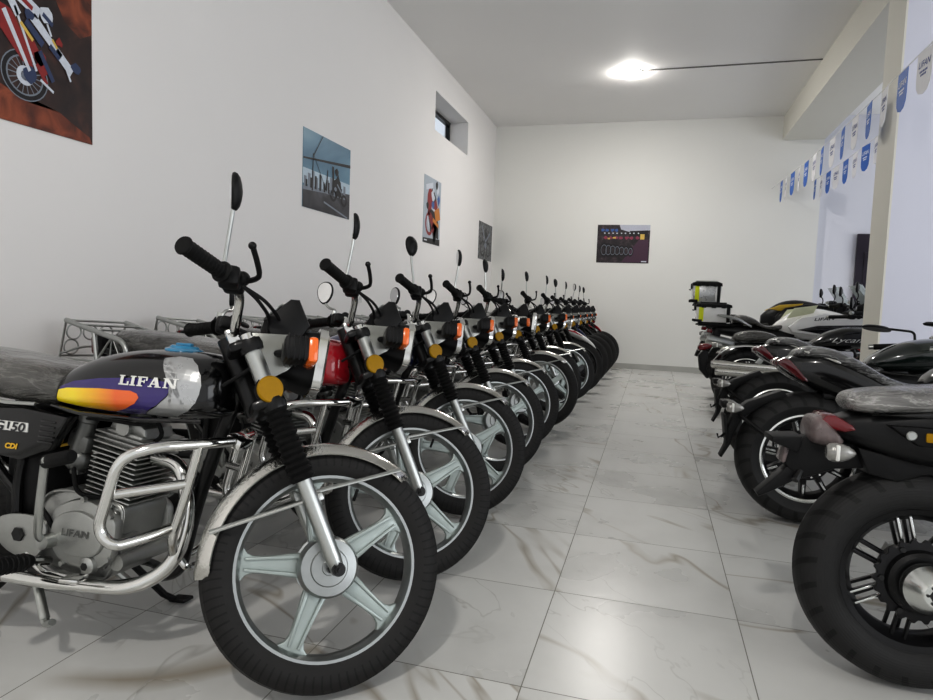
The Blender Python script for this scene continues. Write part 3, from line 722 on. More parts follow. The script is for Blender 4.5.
def wide_wheel(root, name, C, R, w, rin, style='twin', n=7, rot=0., lip=None, tm=None):
    C = Vector(C); t = MB(); h = w/2
    t.lathe([(rin, -h*.62), (rin+.014, -h*.86), (rin+(R-rin)*.4, -h), (R-.045, -h*.96), (R-.022, -h*.8), (R-.008, -h*.5), (R, 0), (R-.008, h*.5), (R-.022, h*.8), (R-.045, h*.96), (rin+(R-rin)*.4, h), (rin+.014, h*.86), (rin, h*.62)], C, n=84)
    ty = t.build(name, tm or tyre_b, root, org=C)
    r = MB(); k = h*.66
    r.lathe([(rin+.006, -k-.006), (rin+.010, -k-.002), (rin+.004, -k+.006), (rin-.012, -k+.016), (rin-.016, 0), (rin-.012, k-.016), (rin+.004, k-.006), (rin+.010, k+.002), (rin+.006, k+.006), (rin-.010, k), (rin-.028, k-.03), (rin-.028, -k+.03), (rin-.010, -k)], C, n=72, closed=True, mi=0)
    if lip: r.lathe([(rin+.004, -k-.007), (rin-.004, -k-.009), (rin-.012, -k-.003)], C, n=72, mi=1); r.lathe([(rin+.004, k+.007), (rin-.004, k+.009), (rin-.012, k+.003)], C, n=72, mi=1)
    for i in range(n):
        M = Matrix.Translation(C) @ Matrix.Rotation(-math.radians(rot+360*i/n), 4, 'Y')
        if style == 'twin':
            for z in (-.016, .016):
                r.prism([(.07, z*.9-.0045), (rin-.018, z*1.05-.0045), (rin-.018, z*1.05+.0045), (.07, z*.9+.0045)], -.036, -.022, .003, 0, M=M)
                r.prism([(.07, z*.9-.0045), (rin-.018, z*1.05-.0045), (rin-.018, z*1.05+.0045), (.07, z*.9+.0045)], .022, .036, .003, 0, M=M)
                for sd in (-1, 1): r.box(((rin+.06)/2, sd*.0365, z*.97), (rin-.095, .003, .006), (0, 0, 0), .001, 1 if i % 2 else 0, M=M)
        else:
            r.prism([(.06, -.016), (rin-.02, -.011), (rin-.02, .011), (.06, .016)], -.026, .026, .004, 0, M=M)
            for sd in (-1, 1): r.box((rin*.78, sd*.027, 0), (rin*.28, .003, .010), (0, 0, 0), .001, 1, M=M)
    r.build('rim', [satinblack, machined], ty, org=C)
    hb = MB(); hb.lathe([(0, -.07), (.03, -.07), (.05, -.055), (.075, -.045), (.082, -.02), (.082, .02), (.075, .045), (.05, .06), (0, .06)], C, n=36)
    hb.build('hub', satinblack, ty, org=C)
    return ty

def steer_front(root, p, ax, st):
    S = Matrix.Translation(p) @ Matrix.Rotation(st, 4, Vector(ax).normalized()) @ Matrix.Translation(-Vector(p))
    for o in root.children:
        if o.name.split('.')[0] in ('front_wheel', 'fork_leg', 'front_fender', 'fork_clamp', 'handlebar', 'mirror', 'headlight'): o.matrix_basis = S @ Matrix.Translation(o.location)

def fork_end(root, C, R, w, rin, rake, L, y, barx, barz, hwid, back, film=None, mir=True, lip=True):
    """fork, front wheel, bar and mirrors of the larger bikes"""
    C = Vector(C); d = Vector((-math.sin(rake), 0, math.cos(rake)))
    wide_wheel(root, 'front_wheel', C, R, w, rin, 'single', 9, 0., lip)
    for s in (-1, 1):
        f = MB(); o = C+Vector((.02, s*y, 0)); f.tube([o-d*.02, o+d*.02, o+d*.34, o+d*.36], [.02, .027, .029, .03], 16); lg = f.build('fork_leg', satinblack, root)
        u = MB(); u.tube([o+d*.36, o+d*L], .022, 16); u.build('fork_tube', satin, lg)
    fender(root, 'front_fender', C, R+.02, w+.05, 40, 150, black)
    t = MB()
    for q in (L-.03, L-.18): t.box(C+d*q, (.08, y*2+.08, .03), (0, -rake, 0), .01)
    t.build('fork_clamp', satinblack, root)
    b = MB(); h = [(barx, .05, barz-.04), (barx, .10, barz-.01), (barx-.01, .22, barz), (barx-back*.45, hwid*.7, barz+.005), (barx-back, hwid, barz)]
    b.tube(rounded([(p[0], -p[1], p[2]) for p in reversed(h)]+h, .05), .0125, 12)
    bar = b.build('handlebar', satinblack, root)
    for s in (-1, 1):
        a = Vector((barx-back*.45, s*hwid*.7, barz+.005)); e = Vector((barx-back, s*hwid, barz))
        g = MB(); g.tube([a+(e-a)*.1, a+(e-a)*.2, a+(e-a)*.95, a+(e-a)*1.0], [.024, .0185, .0185, .017], 16, mi=0); g.tube([e, e+(e-a)*.12], .0165, 14, mi=1)
        g.build('grip', [rubber, satin], bar)
        sw = MB(); sw.box(a+(a-e)*.05, (.05, .06, .055), (0, 0, s*.4), .014); sw.ball(a+(a-e)*.2+Vector((.03, 0, 0)), .026); sw.build('switch_housing', blackm, bar)
        lv = MB(); o = a+Vector((.045, 0, 0)); lv.tube(catmull([o, o+(e-a)*.5+Vector((.03, 0, 0)), o+(e-a)*1.0+Vector((.025, 0, 0))], 5), .007, 8, flat=.7); lv.build('brake_lever' if s < 0 else 'clutch_lever', blackm, bar)
    return bar

def flat_mirror(root, a, mid, e, sx=.085, film=None):
    """low flat mirror on a cranked stalk: base a, bend mid, head e"""
    m = MB(); m.tube(rounded([a, Vector(mid), Vector(e)], .03), .0075, 10); o = m.build('mirror', blackm, root)
    h = MB(); e = Vector(e); h.loft([[(e.x+sx*k*math.cos(t)*(1 if math.cos(t) > 0 else 1.15)-.03, e.y+.05*k*math.sin(t), e.z+z-.10*(sx*k*math.cos(t))) for t in [2*PI*j/24 for j in range(24)]] for z, k in ((-.012, .2), (-.012, .96), (-.004, 1.02), (.006, .85), (.010, .2))])
    h.build('mirror_head', blackm, o)

def round_mirror(root, a, e, s, rx=.04, rz=.06):
    m = MB(); e = Vector(e); m.tube(rounded([a, Vector(a)+(e-Vector(a))*.5+Vector((.02, 0, .01)), e], .03), .006, 10); o = m.build('mirror', blackm, root)
    R = Matrix.Translation(e+Vector((0, 0, rz*.7))) @ Matrix.Rotation(-.42, 4, 'Z')
    ring = lambda x, k: [(x, rx*k*math.cos(t), rz*k*math.sin(t)) for t in [2*PI*j/24 for j in range(24)]]
    h = MB(); h.loft([ring(-.01, 1.), ring(-.004, 1.05), ring(.010, .9), ring(.022, .3)], M=R); hh = h.build('mirror_head', blackm, o)
    g = MB(); g.loft([ring(-.0105, .93), ring(-.0125, .9), ring(-.0126, .05)], M=R); g.build('mirror_glass', mirrorglass, o)

def teardrop_signal(root, c, s, L=.085, stalk=None):
    c = Vector(c); m = MB()
    st = [(-.5, .6), (-.42, .85), (-.25, 1.), (0, .95), (.25, .7), (.42, .35), (.5, .05)]
    m.loft([[(c.x+L*q, c.y+.022*k*math.cos(t), c.z+.026*k*math.sin(t)) for t in [2*PI*j/18 for j in range(18)]] for q, k in st])
    o = m.build('turn_signal', clearlens, root)
    if stalk is not None:
        k = MB(); k.tube([c+Vector((.01, -s*.01, 0)), stalk], .009, 10); k.build('signal_stalk', blackm, o)
    b = MB(); b.box(c+Vector((-.012, s*.012, 0)), (.010, .022, .042), (0, 0, 0), .003); b.build('signal_reflector', lettersilver, o)

def vtwin(root, c, sc=1.):
    """air-cooled block between the wheels"""
    x, z = c; e = MB()
    e.prism([(x-.24, z-.02), (x-.20, z+.09), (x-.02, z+.13), (x+.16, z+.10), (x+.22, z), (x+.16, z-.13), (x-.16, z-.14)], -.13, .13, .03)
    e.cyl((x-.04, -.12, z), (x-.04, -.165, z), .10, 28, bev=.01); e.cyl((x-.04, .12, z), (x-.04, .165, z), .10, 28, bev=.01)
    eng = e.build('engine', castd, root)
    for t in (-.42, .38):
        M = Matrix.Translation((x+.02+t*.1, 0, z+.1)) @ Matrix.Rotation(t, 4, 'Y'); cy = MB()
        cy.box((0, 0, .09), (.10, .12, .18), (0, 0, 0), .02, M=M)
        for i in range(8): cy.box((0, 0, .03+.017*i), (.16, .2, .006), (0, 0, 0), .003, M=M)
        cy.box((0, 0, .19), (.15, .17, .06), (0, 0, 0), .02, M=M); cy.build('cylinder', satinblack, eng)
    return eng

def base_frame(root, xr, xf, zr, zt, y=.1):
    f = MB()
    for s in (-1, 1):
        f.tube(rounded([(xf-.34, s*.03, zt-.06), (xf-.45, s*y, .5), (xf-.52, s*y, .2), (xr+.50, s*y, .2), (xr+.40, s*y, .42), (xr+.42, s*y, zr)], .07), .018, 10)
        f.tube(rounded([(xf-.34, s*.02, zt-.03), (xr+.55, s*y*.8, zr+.02), (xr+.05, s*y*.8, zr+.02)], .08), .018, 10)
        f.tube([(xr+.42, s*(y+.0), .36), (xr+.20, s*(y+.02), .33), (xr, s*(y+.03), .31)], .024, 12)
    f.build('frame', satinblack, root)
    st = MB(); st.tube([(xr+.62, .12, .2), (xr+.58, .29, .03)], .012, 10); st.box((xr+.58, .30, .014), (.07, .05, .012), (.14, 0, 0), .004); st.build('side_stand', blackm, root)

# ------------------------------------------------------------------ nearest roadster
def make_roadster(label):
    root = thing('motorcycle', label, 'motorcycle')
    wide_wheel(root, 'rear_wheel', (-.03, 0, .300), .300, .155, .186, 'twin', 7, 52.)
    sp = MB()
    pts = []
    for i in range(88):
        a = 2*PI*i/88; r = .112 if i % 4 in (0, 1) else .103; pts.append((r*math.cos(a)-.03, .300+r*math.sin(a)))
    sp.prism(pts, -.062, -.05, .001, 0); sp.lathe([(0, -.088), (.072, -.088), (.082, -.08), (.086, -.062)], (-.03, 0, .300), n=36, mi=1)
    for i in range(6): a = PI/3*i; sp.cyl((.094*math.cos(a)-.03, -.062, .300+.094*math.sin(a)), (.094*math.cos(a)-.03, -.07, .300+.094*math.sin(a)), .008, 6, 2)
    sp.build('drive_pulley', [pulleymetal, satinblack, darkmetal], root)
    sw = MB(); sw.prism([(-.045, .335), (-.03, .37), (.03, .372), (.25, .40), (.55, .42), (.55, .36), (.25, .335), (.06, .262), (0, .258), (-.04, .285)], -.130, -.098, .01, 0, M=Matrix.Translation((-.03, 0, -.015)))
    sw.prism([(-.045, .335), (-.03, .37), (.03, .372), (.25, .40), (.55, .42), (.55, .36), (.25, .335), (.06, .262), (0, .258), (-.04, .285)], .098, .130, .01, 0, M=Matrix.Translation((-.03, 0, -.015)))
    sa = sw.build('swingarm', cast, root)
    ac = MB(); ac.lathe([(0, -.172), (.018, -.172), (.030, -.172), (.037, -.166), (.058, -.135), (.063, -.128), (.063, -.10)], (-.03, 0, .300), n=32); ac.lathe([(0, -.174), (.018, -.174), (.02, -.170)], (-.03, 0, .300), n=6, mi=1)
    for i in range(6): a = PI/3*i; ac.cyl((.022*math.cos(a)-.03, -.170, .300+.022*math.sin(a)), (.022*math.cos(a)-.03, -.1745, .300+.022*math.sin(a)), .004, 6, 2)
    ac.build('axle_cap', [machined, black, darkmetal], sa)
    # tail body
    tb = MB()
    tb.body([(-.265, .675, .712, .05), (-.22, .655, .732, .07), (-.14, .628, .755, .098), (-.04, .608, .775, .12), (.12, .60, .805, .135), (.32, .60, .80, .14), (.5, .62, .80, .13), (.62, .66, .79, .10)], 36, 3.6, 0)
    tail = tb.build('tail_cowl', satinblack, root, ang=50)
    for s in (-1, 1):
        pn = MB(); pn.prism([(-.15, .716), (.20, .720), (.26, .695), (.20, .670), (-.08, .668)], *( (-.142, -.105) if s < 0 else (.105, .142)), .006)
        p = pn.build('side_trim', blackm, tail)
        am = MB(); am.box((-.010, s*.1435, .692), (.115, .008, .024), (0, 0, 0), .004, 0); am.cyl((-.100, s*.14, .694), (-.100, s*.150, .694), .0125, 16, 1, bev=.003); am.build('amber_reflector', [amberr, satin], p)
    gv = MB()
    for s in (-1, 1): gv.prism([(-.18, .737), (-.05, .757), (.3, .785), (.3, .767), (-.04, .738)], *((-.118, -.085) if s < 0 else (.085, .118)), .008)
    gv.build('cowl_upper_edge', black, tail)
    tl = MB(); tl.prism([(-.298, .708), (-.280, .728), (-.262, .730), (-.215, .704), (-.205, .690), (-.235, .682), (-.275, .690)], -.082, .082, .012, 0)
    t = tl.build('tail_light', redlens, root)
    wf = MB(); wf.body([(-.318, .658, .695, .062), (-.307, .645, .718, .086), (-.287, .640, .722, .091), (-.270, .639, .705, .091), (-.250, .642, .682, .09), (-.238, .650, .665, .08)], 20, 3.4, 0); wf.build('protective_film', wraplens, t)
    # plate holder under the tail
    ph = MB(); ph.prism([(-.31, .665), (-.17, .645), (-.06, .60), (-.06, .575), (-.16, .585), (-.24, .575), (-.33, .535), (-.375, .58), (-.37, .635)], -.035, .035, .008)
    ph.prism([(-.335, .662), (-.412, .655), (-.414, .640), (-.345, .615)], -.07, .07, .005)
    ph.prism([(-.325, .575), (-.365, .568), (-.44, .485), (-.433, .474), (-.40, .492), (-.32, .545)], -.03, .03, .006)
    hld = ph.build('plate_holder', blackm, root)
    rr = MB(); rr.box((-.372, 0, .605), (.012, .09, .05), (0, .2, 0), .005); rr.cyl((-.33, -.03, .56), (-.345, -.05, .535), .01, 8, 1); rr.build('pink_film_reflector', [wraplens, darkmetal], hld)
    uf = MB(); uf.prism([(-.20, .645), (-.05, .615), (.1, .62), (.12, .60), (-.04, .585), (-.10, .56), (-.17, .575)], -.07, .07, .006); uf.build('inner_mudguard', blackm, root)
    for s in (-1, 1): teardrop_signal(root, (-.255, s*.132, .634), s, .072, Vector((-.22, s*.07, .645)))
    se = MB(); se.body([(-.225, .752, .778, .075), (-.21, .74, .795, .10), (-.155, .737, .808, .12), (-.04, .748, .822, .135), (.10, .768, .838, .14), (.25, .785, .845, .14), (.42, .77, .815, .13), (.58, .76, .795, .11), (.62, .765, .785, .07)], 30, 2.8); se.build('seat', seatfilm2, root, ang=60)
    tk = MB(); tk.body([(.56, .74, .80, .06), (.62, .71, .86, .12), (.75, .69, .92, .155), (.92, .69, .935, .16), (1.06, .71, .90, .13), (1.12, .74, .85, .07)], 34, 2.6); tk.build('fuel_tank', satinblack, root, ang=60)
    vtwin(root, (.72, .42)); base_frame(root, 0, 1.45, .66, .80)
    fork_end(root, (1.45, 0, .315), .315, .13, .20, .45, .72, .10, 1.08, 1.02, .37, .12)
    hl = MB(); hl.lathe([(0, -.09), (.06, -.08), (.09, -.03), (.095, 0), (.09, .01), (0, .02)], (1.27, 0, .82), (1, 0, 0), 28); hl.build('headlight', satinblack, root)
    for s in (-1, 1): round_mirror(root, (1.02, s*.25, 1.03), (1.0, s*.30, 1.16), s)
    sh = MB(); sh.tube(rounded([(.86, -.1, .30), (.7, -.15, .22), (.4, -.17, .22)], .06), .024, 14); sh.build('exhaust_pipe', satinblack, root)
    return root

# ------------------------------------------------------------------ low power cruiser (two of them)
def make_power_cruiser(label, tank):
    root = thing('motorcycle', label, 'motorcycle')
    wide_wheel(root, 'rear_wheel', (0, 0, .315), .315, .20, .205, 'single', 11, 8., True)
    pl = MB(); pl.lathe([(.05, -.085), (.095, -.085), (.10, -.078), (.10, -.07), (.05, -.065)], (0, 0, .315), n=44)
    for i in range(14): a = 2*PI*i/14; pl.cyl((.085*math.cos(a), -.085, .315+.085*math.sin(a)), (.085*math.cos(a), -.09, .315+.085*math.sin(a)), .005, 6, 1)
    pl.build('drive_pulley', [satinblack, machined], root)
    sw = MB()
    for s in (-1, 1): sw.prism([(-.05, .33), (-.02, .36), (.3, .42), (.55, .45), (.55, .38), (.3, .34), (0, .275), (-.04, .29)], *((-.145, -.115) if s < 0 else (.115, .145)), .008)
    sw.build('swingarm', satinblack, root)
    # tail panel
    tb = MB(); tb.body([(-.135, .725, .765, .055), (-.10, .70, .795, .09), (-.04, .67, .815, .115), (.05, .63, .825, .135), (.18, .575, .775, .15), (.32, .53, .70, .155), (.48, .50, .66, .14), (.6, .52, .64, .10)], 34, 3.2)
    tail = tb.build('tail_cowl', black, root, ang=50)
    for s in (-1, 1):
        cr = MB(); cr.tube(catmull([(-.05, s*.112, .822), (.04, s*.128, .80), (.10, s*.137, .775)], 6), [.003]+[.0075]*11+[.003], 8); cr.build('cowl_trim', chrome, tail)
    tl = MB()
    for s in (-1, 1):
        tl.prism([(-.16, .772), (-.13, .790), (-.10, .775), (-.03, .700), (-.02, .678), (-.05, .682), (-.11, .722), (-.155, .752)], *((-.112, -.06) if s < 0 else (.06, .112)), .012)
    tl.box((-.148, 0, .762), (.03, .13, .03), (0, 0, 0), .008)
    tl.build('tail_light', reddark, root)
    se = MB(); se.body([(-.085, .79, .808, .06), (-.065, .785, .834, .10), (-.01, .785, .850, .13), (.08, .765, .842, .145), (.18, .72, .80, .15), (.29, .67, .735, .15), (.40, .645, .70, .14), (.52, .65, .70, .12), (.58, .67, .70, .06)], 30, 2.8); se.build('seat', seatfilm3, root, ang=60)
    # swingarm mounted mudguard with signals
    mg = MB(); mg.prism([(-.12, .63), (-.19, .60), (-.27, .565), (-.33, .51), (-.355, .43), (-.362, .34), (-.385, .285), (-.375, .28), (-.340, .345), (-.322, .41), (-.29, .48), (-.20, .55), (-.09, .60)], -.05, .05, .008)
    for s in (-1, 1): mg.tube(rounded([(-.31, s*.07, .50), (-.2, s*.14, .42), (-.02, s*.145, .33)], .05), .010, 8)
    m = mg.build('mudguard', blackm, root)
    ph = MB(); ph.box((-.365, 0, .43), (.012, .15, .13), (0, -.12, 0), .004); ph.tube([(-.37, -.02, .39), (-.395, -.03, .375), (-.40, -.03, .395)], .005, 6); ph.tube([(-.37, -.05, .40), (-.385, -.07, .385)], .006, 6); ph.build('plate_holder', blackm, m)
    for s in (-1, 1): teardrop_signal(root, (-.335, s*.125, .535), s, .08, Vector((-.30, s*.04, .52)))
    st = MB(); st.box((-.376, 0, .545), (.03, .15, .035), (0, 0, 0), .008); st.build('rear_reflector_bar', blackm, m)
    # tank
    tk = MB(); tk.body([(.47, .69, .715, .05), (.50, .675, .755, .095), (.58, .665, .81, .13), (.70, .665, .862, .155), (.85, .67, .885, .16), (1.0, .69, .87, .14), (1.10, .72, .83, .08)], 36, 2.4)
    t = tk.build('fuel_tank', tank, root, ang=60)
    fc = MB(); fc.lathe([(.045, -.008), (.045, .006), (.036, .014), (0, .016)], (.86, 0, .884), (0, 0, 1), 24); fc.build('fuel_cap', chrome, t)
    for s in (-1, 1):
        tt = MB(); tt.tube(catmull([(.49, s*.09, .672), (.65, s*.142, .655), (.9, s*.152, .66), (1.08, s*.08, .70)], 5), .010, 8)
        tt.build('tank_edge_trim', black, t)
    eb = MB(); eb.box((.62, 0, .56), (.5, .24, .2), (0, 0, 0), .04); eb.box((.55, -.125, .60), (.09, .01, .02), (0, 0, 0), .004, 1); eb.box((.75, -.125, .615), (.05, .01, .012), (0, 0, 0), .003, 1); eb.build('air_box', [satinblack, machined], root)
    vtwin(root, (.72, .38)); base_frame(root, 0, 1.55, .60, .78, .09)
    fork_end(root, (1.55, 0, .315), .315, .13, .20, .56, .72, .11, 1.02, .872, .37, .36)
    flat_mirror(root, Vector((.86, -.27, .88)), (.88, -.30, .975), (.72, -.37, 1.000)); flat_mirror(root, Vector((.86, .27, .88)), (.88, .30, .975), (.72, .37, 1.000))
    hl = MB(); hl.lathe([(0, -.08), (.06, -.07), (.085, 0), (0, .02)], (1.30, 0, .78), (1, 0, 0), 28); hl.build('headlight', satinblack, root)
    ex = MB(); ex.tube(rounded([(.9, -.12, .36), (.85, -.17, .2), (.4, -.19, .2), (.25, -.19, .22)], .06), .035, 16); ex.build('exhaust_pipe', satinblack, root)
    return root

# ------------------------------------------------------------------ classic cruiser with long pipes
def make_cruiser(label):
    root = thing('motorcycle', label, 'motorcycle')
    wide_wheel(root, 'rear_wheel', (0, 0, .32), .32, .16, .215, 'single', 14, 5., True)
    fender(root, 'rear_fender', (0, 0, .32), .345, .22, 15, 158, black, .05)
    ft = MB(); ft.tube(catmull([(-.27, -.112, .575), (-.18, -.116, .635), (0, -.118, .665), (.15, -.116, .64)], 6), [.004]+[.014]*17+[.004], 8, flat=.4); ft.tube(catmull([(-.27, .112, .575), (-.18, .116, .635), (0, .118, .665), (.15, .116, .64)], 6), [.004]+[.014]*17+[.004], 8, flat=.4); ft.build('fender_strut', chrome, root)
    tl = MB(); tl.body([(-.46, .60, .64, .05), (-.44, .59, .66, .085), (-.38, .60, .67, .09), (-.33, .625, .66, .06)], 20, 3.); tl.build('tail_light', redlens, root)
    ph = MB(); ph.prism([(-.40, .60), (-.36, .58), (-.37, .42), (-.34, .33), (-.36, .32), (-.43, .40), (-.45, .55)], -.09, .09, .008); ph.build('plate_holder', blackm, root)
    for s in (-1, 1): teardrop_signal(root, (-.28, s*.15, .655), s, .09, Vector((-.27, s*.10, .64)))
    se = MB(); se.body([(-.14, .71, .745, .07), (-.11, .70, .785, .11), (-.02, .70, .81, .135), (.10, .705, .815, .14), (.22, .70, .79, .14), (.27, .69, .74, .14)], 28, 2.8)
    se.body([(.25, .66, .70, .12), (.30, .65, .745, .15), (.42, .65, .735, .155), (.56, .66, .73, .12), (.62, .68, .71, .05)], 28, 2.8); se.build('seat', seatfilm, root, ang=60)
    fb = MB(); fb.body([(-.12, .66, .69, .06), (0, .64, .70, .09), (.2, .60, .70, .12), (.45, .55, .68, .13), (.62, .52, .66, .11)], 24, 3.); fb.build('side_cover', black, root)
    for z, x0 in ((.47, -.34), (.40, -.30)):
        mf = MB(); mf.tube([(x0, -.185, z), (x0+.015, -.185, z), (.45, -.18, z-.02), (.55, -.17, z-.03)], [.030, .041, .039, .024], 18); mf.tube(rounded([(.55, -.17, z-.03), (.72, -.15, z-.06), (.80, -.12, .5), (.78, -.08, .58)], .06), .022, 14); mf.build('exhaust_pipe', chromew, root)
    br = MB(); br.prism([(.02, .45), (.14, .62), (.18, .61), (.08, .44)], -.165, -.155, .003); br.build('muffler_bracket', satin, root)
    tk = MB(); tk.body([(.52, .685, .71, .05), (.57, .67, .75, .10), (.68, .665, .83, .145), (.84, .67, .885, .165), (1.0, .69, .89, .16), (1.12, .72, .86, .12), (1.18, .76, .82, .05)], 36, 2.4)
    base = MB(); base.add(tk.v, tk.f)
    t = tk.build('fuel_tank', black, root, ang=60)
    tx = text_polys('Lycan', .075, .5); wd = max(p[0] for q in tx for p in q); lt = None
    for s in (-1, 1):
        lt = MB(); lt.decal([[((.70+x/wd*.26) if s < 0 else (.96-x/wd*.26), .735+z*.8+.06*x) for x, z in q] for q in tx], s, base, 0, .002, .03)
        lt.build('tank_lettering', lettersilver, t)
    ab = MB(); ab.box((.80, -.13, .62), (.20, .08, .09), (0, 0, 0), .03); ab.build('air_cleaner_cover', chrome, root)
    vtwin(root, (.72, .36)); base_frame(root, 0, 1.6, .62, .84, .09)
    fork_end(root, (1.6, 0, .32), .32, .12, .22, .54, .76, .11, 1.10, 1.0, .40, .30)
    for s in (-1, 1): round_mirror(root, (.98, s*.28, 1.0), (.98, s*.34, 1.10), s)
    hl = MB(); hl.lathe([(0, -.12), (.06, -.10), (.095, 0), (.09, .02), (0, .03)], (1.36, 0, .84), (1, 0, 0), 28); hl.build('headlight', chrome, root)
    return root

# ------------------------------------------------------------------ touring bikes with top case
def make_tourer(label, paint, accent, white, rz, dz=0.):
    root = thing('motorcycle', label, 'motorcycle')
    wide_wheel(root, 'rear_wheel', (0, 0, .315), .315, .14, .215, 'single', 10, 5., None)
    mg = MB(); mg.prism([(-.30, .80), (-.22, .80), (-.25, .70), (-.34, .55), (-.42, .40), (-.45, .41), (-.40, .56)], -.08, .08, .01); mg.build('mudguard', blackm, root)
    tl = MB(); tl.box((-.36, 0, .765), (.06, .12, .05), (0, .1, 0), .014); tl.build('tail_light', redlens, root)
    for s in (-1, 1): teardrop_signal(root, (-.36, s*.14, .70), s, .08, Vector((-.31, s*.05, .70)))
    mf = MB(); mf.tube([(-.40, -.20, .67), (-.385, -.20, .665), (-.02, -.19, .58), (.03, -.185, .565)], [.048, .06, .055, .03], 20); mf.tube(rounded([(.03, -.185, .565), (.3, -.15, .40), (.6, -.10, .3)], .1), .024, 14); mf.build('muffler', satin, root)
    bd = MB(); bd.body([(-.34, .76, .80, .05), (-.24, .73, .82, .09), (-.05, .69, .84, .12), (.2, .62, .83, .14), (.5, .56, .80, .14)], 28, 3.); bd.build('tail_cowl', satinblack, root, ang=50)
    gr = MB()
    for s in (-1, 1): gr.tube(rounded([(.06, s*.13, .83), (-.06, s*.195, .89), (-.18, s*.198, .925), (-.30, s*.195, .94)], .05), [.018]*2+[.022]*11+[.012], 10, flat=.6)
    gr.build('grab_rail', satin, root)
    se = MB(); se.body([(-.125, .86, .90, .07), (-.09, .85, .950, .12), (0, .85, .955, .14), (.10, .84, .92, .14), (.18, .81, .86, .14), (.26, .79, .85, .15), (.36, .80, .87, .13), (.42, .84, .89, .07)], 28, 2.8); se.build('seat', seatfilm, root, ang=60)
    rk = MB(); rk.box((-.33, 0, rz), (.36, .22, .018), (0, 0, 0), .006)
    for s in (-1, 1): rk.tube(rounded([(-.02, s*.09, .84), (-.18, s*.10, rz-.01), (-.48, s*.10, rz-.005)], .04), .012, 8); rk.tube([(-.24, s*.07, .80), (-.42, s*.08, rz)], .010, 8)
    rk.build('luggage_rack', blackm, root)
    tk = MB(); tk.body([(.30, .80, .86+dz, .06), (.36, .76, .92+dz, .11), (.50, .72, 1.02+dz, .16), (.68, .70, 1.06+dz, .185), (.90, .70, 1.03+dz, .17), (1.10, .74, .97+dz, .12)], 36, 2.5); t = tk.build('fuel_tank', paint, root, ang=60)
    fr = MB()
    for s in (-1, 1):
        fr.prism([(.42, .84+dz), (.54, .95+dz), (.76, 1.0+dz), (1.10, .98+dz), (1.30, .88), (1.18, .74), (1.0, .60), (.86, .62), (.70, .76), (.46, .78)], *((-.235, -.17) if s < 0 else (.17, .235)), .02, 0)
        fr.prism([(.50, .81), (.70, .865), (1.12, .89), (1.22, .855), (1.08, .79), (.74, .775)], *((-.243, -.2) if s < 0 else (.2, .243)), .008, 1)
    f = fr.build('side_fairing', [paint, accent], root)
    for s in (-1, 1):
        q = MB()
        if white: q.prism([(.40, .93), (.47, 1.045), (.70, 1.085), (.66, 1.00), (.55, .97)], *((-.20, -.185) if s < 0 else (.185, .20)), .004); q.build('tank_film', palefilm, t)
        else: q.prism([(.36, .93+dz), (.48, .985+dz), (.74, 1.01+dz), (.70, .95+dz), (.50, .91+dz)], *((-.19, -.15) if s < 0 else (.15, .19)), .008); q.build('tank_panel', accent, t, 'yellow tank panel')
    tx = text_polys('LIFAN', .06, .2, .001); wd = max(p[0] for q in tx for p in q); lt = MB(); tg = MB(); tg.box((1.0, 0, .94), (1.2, .470, .5))
    for s in (-1, 1): lt.decal([[((.66+x/wd*.20) if s < 0 else (.86-x/wd*.20), .915+dz+z*.7+.10*(x/wd*.2)) for x, z in q] for q in tx], s, tg, 0, .0015, .05)
    lt.build('fairing_lettering', letterdark if white else lettersilver, f)
    nz = MB(); nz.body([(1.0, .94, 1.04, .10), (1.15, .88, 1.08, .16), (1.32, .84, 1.05, .15), (1.45, .82, .95, .10), (1.52, .84, .89, .04)], 28, 2.8); nz.prism([(1.42, .84), (1.60, .74), (1.66, .73), (1.46, .80)], -.05, .05, .008); n = nz.build('nose_fairing', satinblack if white else paint, root)
    ln = MB(); ln.box((1.44, 0, .92), (.04, .15, .06), (0, .6, 0), .014); ln.build('headlight', lensglass, n)
    ws = MB()
    g = [[(1.36-.20*v-.10*(u*u), u*.17*(1-.25*v), 1.03+.30*v) for u in [-1+2*i/10 for i in range(11)]] for v in [j/6 for j in range(7)]]
    vs = [p for r in g for p in r]; vs2 = [(p[0]-.004, p[1], p[2]) for p in vs]; fs = [(j*11+i, j*11+i+1, (j+1)*11+i+1, (j+1)*11+i) for j in range(6) for i in range(10)]
    ws.add(vs, fs); ws.add(vs2, [tuple(reversed(q)) for q in fs]); ws.build('windscreen', screenmat, root)
    hg = MB()
    for s in (-1, 1): hg.body([(1.02, 1.02, 1.08, .012, s*.38), (1.08, 1.0, 1.11, .03, s*.385), (1.14, 1.01, 1.10, .02, s*.37)], 14, 2.4); hg.tube([(1.10, s*.37, 1.06), (1.08, s*.26, 1.10)], .012, 8)
    vtwin(root, (.70, .40)); base_frame(root, 0, 1.42, .72, .92, .1)
    fork_end(root, (1.42, 0, .32), .32, .11, .235, .44, .82, .10, 1.07, 1.115, .38, .12)
    hg.build('hand_guard', blackm, root)
    cb = MB()
    for s in (-1, 1):
        cb.tube(rounded([(.98, s*.1, .62), (1.10, s*.24, .66), (1.18, s*.26, .52), (1.06, s*.2, .34), (.95, s*.1, .28)], .06), .013, 10)
    cb.build('crash_bar', redpaint if white else blackf, root)
    for s in (-1, 1): round_mirror(root, (1.04, s*.26, 1.13), (1.03, s*.31, 1.24), s, .038, .055)
    return root

